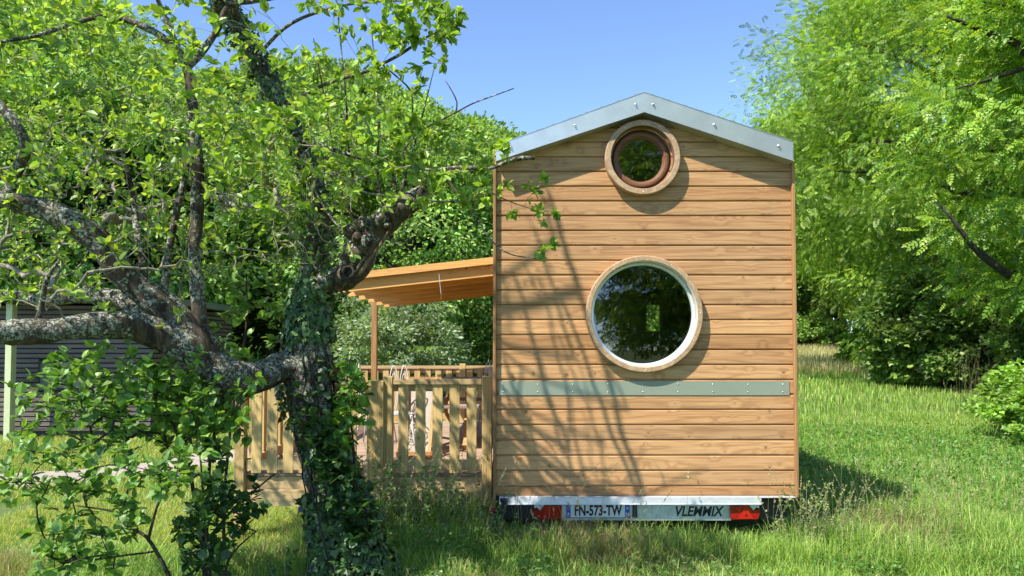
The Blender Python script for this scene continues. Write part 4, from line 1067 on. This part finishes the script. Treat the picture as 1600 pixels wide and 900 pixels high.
for q, n, f, sz in ((LT, 9000, lambda p, d: (p[2] < 1.15 - .0 and (d[0] > -.1 or p[2] < .75) and r.random() < .85) or (1.15 <= p[2] < 1.65 and abs(d[0]) > .62 and r.random() < .22) or (p[2] >= 1.75 and r.random() < .8), .055), (LI, 3600, zrange(1.7, 4.2, None, .8), .038), (LB, 500, lambda p, d: p[0] < -1.2, .045), (LT, 1500, lambda p, d: 1.3 < p[2] and d[0] < -.3, .04)):
    P, A = on_tube(q, n, r, f, .035)
    m = len(P); D = unit(np.array((0, 0, -1.)) + r.normal(0, .6, (m, 3))); Nn = unit(A + r.normal(0, .35, (m, 3)) + np.array((0, 0, .35)))
    place(g, T_IVY, P + A*.01, D, Nn, sz*r.uniform(.5, 1.1, m), palette(m, IVY, .2, None, r))
put("foliage", g, m_ivy, ivy)
g = Geo()
for k in range(26):
    a0 = r.random()*6.28; i = np.linspace(0, len(LT)-1, 26).astype(int)[: r.integers(12, 26)]
    a = a0 + np.cumsum(r.normal(0, .18, len(i))); P = LT[i, :3] + np.stack([np.cos(a), np.sin(a), 0*a], -1)*(LT[i, 3]*1.03)[:, None]; g.tube(P, r.uniform(.004, .009), 5, cap=False)
put("stem", g, m_barkdark, ivy, True)

# ------------------------------------------------------------ saplings and shrubs round the tree
def bush(name, label, cat, base, mains, targets, T, size, cols, seed, per_m=26, tipn=4, rad=.012, up=.05, flat=.3, mat=None, r0=.0016, along=.85):
    r = np.random.default_rng(seed); e = empty(name, tuple(base), label, cat); s = Skel(); g = Geo()
    for rows in mains:
        q = catmull(pts_of(*rows), .04); g.tube(q[:, :3], np.maximum(q[:, 3], .002), 7, rough=.05); s.poly(q[::2, :3], q[::2, 3])
    ch = s.grow(targets, step=.06, wig=.01, up=up, r=r, r0=r0); s.draw(g, ch); put("stem", g, m_barkdark, e, True)
    g = Geo(); leaf_chain(s, ch, per_m, size, T, cols, g, tipn=tipn, along=along, rs=r, flat=flat, up=.7); put("foliage", g, mat or m_hazel, e)
    return e
rr_ = np.random.default_rng(5)
def sprays(n, lines, thick, Y, r=rr_):
    """targets strewn about lines drawn across the picture"""
    out = []
    for k in range(n):
        (x0, y0), (x1, y1) = lines[r.integers(len(lines))]; t = r.random(); out.append(pz(x0+(x1-x0)*t+r.normal(0, 8), y0+(y1-y0)*t+r.normal(0, thick), r.uniform(*Y)))
    return out
bush("hazel_sapling", "hazel sapling with a crooked stem arching left over the lawn in the foreground", "sapling", pz(268, 925, 4.35),
     [[(272,930,4.35,.013),(262,895,4.35,.012),(246,865,4.35,.011),(228,838,4.35,.010),(196,820,4.35,.008),(178,800,4.35,.006),(120,790,4.3,.004)],
      [(232,842,4.35,.009),(240,810,4.35,.008),(250,780,4.35,.007),(268,755,4.35,.006),(275,720,4.35,.004)],
      [(190,816,4.35,.007),(196,780,4.35,.006),(204,740,4.35,.005),(198,700,4.4,.003)],
      [(240,862,4.35,.006),(180,870,4.3,.005),(120,880,4.3,.003)]],
     sprays(185, [((0,695),(200,715)),((20,770),(230,780)),((60,850),(220,810)),((150,740),(300,720)),((0,740),(150,760)),((60,880),(180,875)),((250,760),(330,700))], 16, (4.0, 4.7)), T_BROAD, .066, HAZ, 61, per_m=20, tipn=4)
bush("hazel_shrub", "leafy hazel shrub under the long apple limb, in front of the slatted cabin", "shrub", pz(322, 930, 4.9),
     [[(322,930,4.9,.018),(318,860,4.9,.016),(306,790,4.9,.013),(290,710,4.9,.011),(262,650,4.85,.008),(230,600,4.8,.005)],
      [(320,900,4.9,.014),(324,800,4.9,.012),(330,700,4.95,.009),(345,640,5.0,.006)],
      [(300,720,4.9,.008),(250,690,4.8,.006),(190,660,4.7,.005),(120,640,4.6,.003)],
      [(318,850,4.9,.009),(370,790,4.95,.007),(430,740,5.0,.005)]],
     sprays(320, [((80,640),(330,600)),((60,590),(260,570)),((20,640),(160,600)),((130,690),(360,640)),((200,560),(390,610)),((250,650),(370,650)),((150,620),(380,600)),((280,680),(370,660))], 22, (4.5, 5.2)), T_BROAD, .072, HAZ, 62, per_m=26, tipn=4)
bush("bramble_clump", "dense dark clump of bramble and vine around the foot of the hazel shrub", "bush", pz(330, 930, 4.6),
     [[(330,930,4.6,.01),(325,860,4.6,.009),(318,780,4.6,.007),(312,700,4.6,.005)],[(345,930,4.7,.01),(360,870,4.7,.007),(400,830,4.7,.004)]],
     sprays(120, [((290,890),(340,720)),((310,880),(370,840)),((330,700),(330,880)),((340,790),(390,780)),((280,830),(330,800))], 18, (4.35, 5.0)), T_BROAD, .068, [(.05,.12,.03),(.07,.16,.035),(.04,.09,.028)], 63, per_m=24, tipn=5)
bush("lime_shoots", "shoots with rounded leaves growing up behind the lichened limb", "sapling", pz(348, 920, 5.8),
     [[(348,920,5.8,.014),(352,760,5.8,.012),(366,620,5.8,.011),(384,520,5.8,.009),(385,420,5.8,.006)],[(366,640,5.8,.008),(430,540,5.8,.007),(455,470,5.8,.004)]],
     sprays(120, [((330,380),(470,340)),((345,450),(460,430)),((330,500),(450,500)),((340,400),(430,300)),((430,600),(330,540))], 26, (5.55, 6.2)), T_BROAD, .078, HAZ, 64, per_m=18, tipn=4)
bush("maple_shoots", "bright leafy shoots on the right side of the apple trunk before the deck", "sapling", pz(560, 915, 5.25),
     [[(560,915,5.25,.012),(556,800,5.2,.010),(552,700,5.2,.008),(545,620,5.2,.006),(540,560,5.2,.003)]],
     sprays(64, [((525,560),(555,600)),((530,620),(560,640)),((520,660),(560,690)),((535,580),(575,650)),((520,700),(560,560))], 14, (5.0, 5.35)), T_BROAD, .085, [(.10,.23,.03),(.14,.29,.04),(.08,.18,.03)], 65, per_m=14, tipn=3)
bush("trunk_brambles", "large leaved creeper wrapped low around the apple trunk", "bush", pz(520, 905, 5.1),
     [[(520,905,5.05,.008),(500,820,5.05,.007),(490,740,5.08,.006),(482,680,5.08,.004)],[(560,905,5.1,.008),(575,830,5.1,.006),(560,760,5.1,.005),(530,700,5.1,.003)]],
     sprays(150, [((460,640),(520,700)),((480,700),(540,760)),((520,780),(580,840)),((510,700),(580,800)),((540,840),(590,800))], 18, (4.95, 5.2)), T_BROAD, .062, [(.04,.10,.025),(.06,.14,.03),(.03,.075,.022)], 66, per_m=22, tipn=4)

# ------------------------------------------------------------ grass, weeds
def blades(g, P, H, W, cols, lean=.5, r=rng, w=None, segs=2):
    n = len(P); a = r.random(n)*6.283; d = np.stack([np.cos(a), np.sin(a), 0*a], -1); sd_ = np.stack([-np.sin(a), np.cos(a), 0*a], -1)
    ln = lean*np.abs(r.normal(.6, .5, n))[:, None]; up = np.array((0, 0, 1.)); H = H[:, None]; W = W[:, None]
    p1 = P + up*H*.5 + d*H*ln*.30; p2 = P + up*H*(1-.22*ln**2) + d*H*ln*1.0
    pm = P + up*H*.80 + d*H*ln*.62
    V = np.stack([P-sd_*W, P+sd_*W, p1-sd_*W*.9, p1+sd_*W*.9, pm-sd_*W*.55, pm+sd_*W*.55, p2], 1)
    b = np.arange(n)[:, None, None]*7
    C = palette(n, cols, .18, w, r); Cv = np.repeat(C, 7, 0)
    g.add(V.reshape(-1, 3), [(np.array([(0,1,3,2),(2,3,5,4)])[None]+b).reshape(-1, 4), (np.array([(4,5,6)])[None]+b).reshape(-1, 3)], Cv)
def scatter(n, x, y, ok=None, r=rng):
    P = np.stack([r.uniform(*x, n), r.uniform(*y, n)], -1)
    if ok is not None: P = P[ok(P[:, 0], P[:, 1])]
    return np.column_stack([P, gz(P[:, 0], P[:, 1])-.01])
def in_view(X, Y, m=.8): return np.abs(X) < (Y*.70 + m)
def off_house(X, Y): return ~((X > XL-.02) & (X < XR+.02) & (Y > HY+.15) & (Y < BY))
PX = ctr
def off_path(X, Y):
    d = np.full(len(X), 9.); 
    for c_ in PX[::3]: d = np.minimum(d, np.hypot(X-c_[0], Y-c_[1]))
    return d > .55 + .12*np.sin(X*7)*np.sin(Y*5)
def nz(X, Y, s, o=0): return np.array([mnoise.noise(Vector((x*s+o, y*s, 3.3))) for x, y in zip(X, Y)])
GR = [(0.229,0.377,0.066),(0.314,0.491,0.085),(0.169,0.292,0.066),(0.412,0.547,0.132),(0.62,0.604,0.245)]
LAWN = [(0.294,0.44,0.068),(0.371,0.516,0.091),(0.234,0.349,0.061),(0.47,0.516,0.136),(0.586,0.486,0.183)]
g = Geo()
def lawn_zone(X, Y): return (X < -1.9) & (Y > 6.1 - .0*X)
ok = lambda X, Y: in_view(X, Y) & off_house(X, Y)
P = scatter(210000, (-5, 6.2), (4.3, 8.2), lambda X, Y: ok(X, Y) & off_path(X, Y)); X, Y = P[:, 0], P[:, 1]
k = nz(X, Y, 1.3); H = np.where(lawn_zone(X, Y), .075, .15 + .07*k) ; H = np.where((X > -.2) & (X < 2.4) & (Y > 5.75) & (Y < 6.5), .245 + .08*k, H); H = np.where((X > 2.35) & (Y > 5.6), .22 + .09*k, H)
H = np.where((X > -1.7) & (X < -.25) & (Y > 5.7) & (Y < 6.9), .34 + .16*k, H); H = np.where((X < -.25) & (Y < 5.9), .20+.08*k, H)
H = np.where((Y < 5.3), np.minimum(H, .19), H)
H = np.maximum(.05, H)*rng.uniform(.5, 1.25, len(X)); H *= 1 + .35*nz(X, Y, 5.0, 4); keep = ~((X > XL) & (X < XR) & (Y > 6.35) & (H > .2)); 
P, H, X, Y = P[keep], H[keep], X[keep], Y[keep]; lw = lawn_zone(X, Y)
kk = nz(X, Y, .8, 31); dr = ~lw & (kk + rng.normal(0, .14, len(X)) > .27)
blades(g, P[~lw & ~dr], H[~lw & ~dr], rng.uniform(.0016, .0038, (~lw & ~dr).sum()), GR, 1.0, w=[.32,.30,.16,.17,.05]); blades(g, P[dr], H[dr], rng.uniform(.0014, .003, dr.sum()), [(.50,.40,.20),(.42,.30,.17),(.30,.34,.12),(.20,.32,.07)], 1.3); blades(g, P[lw], H[lw], rng.uniform(.0015, .003, lw.sum()), LAWN, 1.0)
P = scatter(260000, (-10, 12), (8.2, 16), lambda X, Y: ok(X, Y) & off_path(X, Y) & ~((X > -2.6) & (X < 0) & (Y < 11.8)) & ~((X < cx1) & (Y > cy0-.02))); X, Y = P[:, 0], P[:, 1]; lw = X < 0
k = nz(X, Y, .9); H = np.where(lw, .08, .17+.09*k)*rng.uniform(.5, 1.25, len(X)); sc = (Y/8)**.6
blades(g, P[lw], H[lw], (rng.uniform(.0022, .0042, len(X))*sc)[lw], LAWN, .8); blades(g, P[~lw], H[~lw], (rng.uniform(.0022, .0045, len(X))*sc)[~lw], GR, .7, w=[.3,.3,.15,.17,.08])
P = scatter(230000, (-22, 30), (16, 50), lambda X, Y: ok(X, Y) & ~((X < cx1) & (Y < cy1))); X, Y = P[:, 0], P[:, 1]; k = nz(X, Y, .5)
dry = (Y > 26.5 + 1.5*k) & (X > 4)
H = np.where(dry, .55, .22+.12*k)*rng.uniform(.6, 1.2, len(X)); sc = (Y/8)**.95
Wd = rng.uniform(.0022, .0045, len(X))*sc
blades(g, P[~dry], H[~dry], Wd[~dry], GR, .6, w=[.32,.32,.14,.16,.06]); blades(g, P[dry], H[dry], Wd[dry]*.8, [(.56,.50,.26),(.60,.54,.32),(.36,.40,.14)], .5)
tag(g.build("grass", m_grassm, None), "uneven meadow and lawn grass around the house, lush green with dry straw", "grass", kind="stuff")
# clover and low broad weeds between the blades
g = Geo()
P = scatter(130000, (-4.5, 6), (4.6, 8.0), lambda X, Y: ok(X, Y) & ~lawn_zone(X, Y)); k = nz(P[:, 0], P[:, 1], 1.7, 9); P = P[k > -.12]; n = len(P)
P[:, 2] += rng.uniform(.03, .17, n)*np.where((P[:, 0] > -1.7) & (P[:, 0] < -.2) & (P[:, 1] > 5.6), 2.2, 1)
place(g, T_IVY, P, unit(rng.normal(0, 1, (n, 3))*(1,1,.2)), unit(np.array((0,0,1.))+rng.normal(0, .45, (n, 3))), rng.uniform(.012, .034, n), palette(n, [(.10,.24,.045),(.14,.30,.06),(.08,.18,.04),(.20,.33,.09)], .15))
P = scatter(22000, (2, 9), (8, 14), ok); n = len(P); P[:, 2] += rng.uniform(.05, .2, n)
place(g, T_IVY, P, unit(rng.normal(0, 1, (n, 3))*(1,1,.2)), unit(np.array((0,0,1.))+rng.normal(0, .45, (n, 3))), rng.uniform(.03, .05, n), palette(n, [(.10,.24,.045),(.14,.30,.06)], .15))
tag(g.build("clover", m_hazel, None), "clover and small broad leaved weeds growing low among the grass", "ground cover", kind="stuff")
# tall seed stalks
def stalks(g, n, x, y, h, ok_=None, r=rng):
    P = scatter(n, x, y, ok_)
    for p in P:
        H = r.uniform(*h); a = r.random()*6.28; ln = r.uniform(.05, .4); d = np.array((math.cos(a), math.sin(a), 0)); u = np.linspace(0, 1, 8)
        pts = p + np.outer(u, (0, 0, H)) + np.outer(u**2.2*ln*H, d) - np.outer(u**3*ln*.25*H, (0, 0, 1))
        c_ = palette(1, [(.30,.32,.14),(.42,.38,.20),(.20,.28,.09)], .1)[0]
        g.tube(pts, np.linspace(.0016, .0007, 8), 3, c_, cap=False)
        m = 16; tt = r.uniform(.80, 1, m); i = np.clip((tt*7).astype(int), 0, 6); pp = pts[i] + (pts[i+1]-pts[i])*(tt*7-i)[:, None]
        dd = unit(unit(pts[-1]-pts[-2])[None] + r.normal(0, .45, (m, 3))); place(g, T_DIA, pp, dd, rdir(m), r.uniform(.009, .02, m), palette(m, [(.50,.45,.26),(.40,.36,.18)], .12))
g = Geo()
stalks(g, 36, (-1.3, 1.1), (5.9, 6.4), (.35, .62)); stalks(g, 12, (-.1, 1.6), (6.0, 6.42), (.6, .9)); stalks(g, 190, (2.0, 4.4), (5.9, 8.2), (.4, .78), lambda X, Y: off_house(X, Y)); stalks(g, 120, (-1.7, -.2), (5.9, 6.8), (.5, 1.0))
stalks(g, 160, (2.6, 9), (8.2, 14), (.35, .6)); stalks(g, 170, (11.5, 14.5), (18.5, 20.5), (.8, 1.6)); stalks(g, 60, (9, 11), (14.5, 16.5), (.6, 1.3))
tag(g.build("seed_stalks", m_grassm, None), "thin dry seed stalks standing above the grass", "grass", kind="stuff")
# taller weeds at the house's right corner and before the deck
def weed(label, x, y, n, h, spread, cols, seed, ls=.03, group=None):
    r = np.random.default_rng(seed); e = empty("weed_clump", T_loc(x, y), label, "weeds", group); gs = Geo(); gf = Geo()
    for k in range(n):
        b = np.array((x+r.normal(0, spread), y+r.normal(0, spread*.6), 0)); b[2] = float(gz(b[0], b[1])); H = h*r.uniform(.5, 1.1); a = r.random()*6.28; u = np.linspace(0, 1, 7)
        if XL < b[0] < XR+.03 and b[1] > HY-.12: b[1] = HY-.16
        pts = b + np.outer(u, (0, 0, H)) + np.outer(u**2*H*.25, (math.cos(a), math.sin(a), 0)); pts[:, 1] = np.where((pts[:, 0] > XL) & (pts[:, 0] < XR), np.minimum(pts[:, 1], HY-.09), pts[:, 1])
        gs.tube(pts, np.linspace(.003, .001, 7), 4, cap=False)
        m = int(36*H/.5); t = r.uniform(.1, 1, m)*5.99; i = t.astype(int); pp = pts[i]+(pts[i+1]-pts[i])*(t-i)[:, None]
        place(gf, T_LEAF, pp, unit(rdir(m, r)*(1,1,.5)+np.array((0,0,.35))), unit(np.array((0,0,1.))+r.normal(0, .5, (m, 3))), ls*r.uniform(.6, 1.5, m), palette(m, cols, .18, None, r))
    put("stem", gs, m_barkpale, e, True); put("foliage", gf, m_hazel, e)
weed("yellow green weeds rising against the house's lower right corner", 2.42, 6.28, 46, .58, .17, [(.20,.30,.06),(.15,.27,.05),(.30,.34,.12)], 81, .022)
weed("tall soft weeds between the apple trunk and the deck's front railing", -1.0, 6.35, 90, .72, .26, [(.12,.23,.05),(.09,.19,.04),(.17,.28,.08)], 82, .030)
weed("leafy weeds against the deck's right front post", -.42, 6.45, 42, .50, .17, [(.12,.23,.05),(.09,.19,.04)], 83, .026)
weed("dark weeds hiding the foot of the apple trunk", -1.05, 5.15, 60, .36, .30, [(.07,.16,.035),(.09,.19,.04)], 84, .030)
weed("weeds with straw coloured tips on the right, between house and bramble bush", 3.1, 6.9, 50, .45, .34, [(.18,.28,.06),(.13,.25,.05),(.32,.34,.13)], 85, .022)
weed("low leafy weeds under the number plate at the trailer's foot", .62, 6.18, 46, .27, .30, [(.20,.36,.06),(.15,.29,.05),(.28,.40,.10)], 86, .026)
weed("low leafy weeds under the lettered right half of the trailer's bumper", 1.55, 6.18, 40, .19, .32, [(.20,.36,.06),(.15,.29,.05),(.28,.40,.10)], 87, .026)
weed("darker weeds below the drain pipe at the trailer's left corner", -.02, 6.15, 40, .36, .18, [(.12,.25,.05),(.09,.19,.04)], 88, .026)
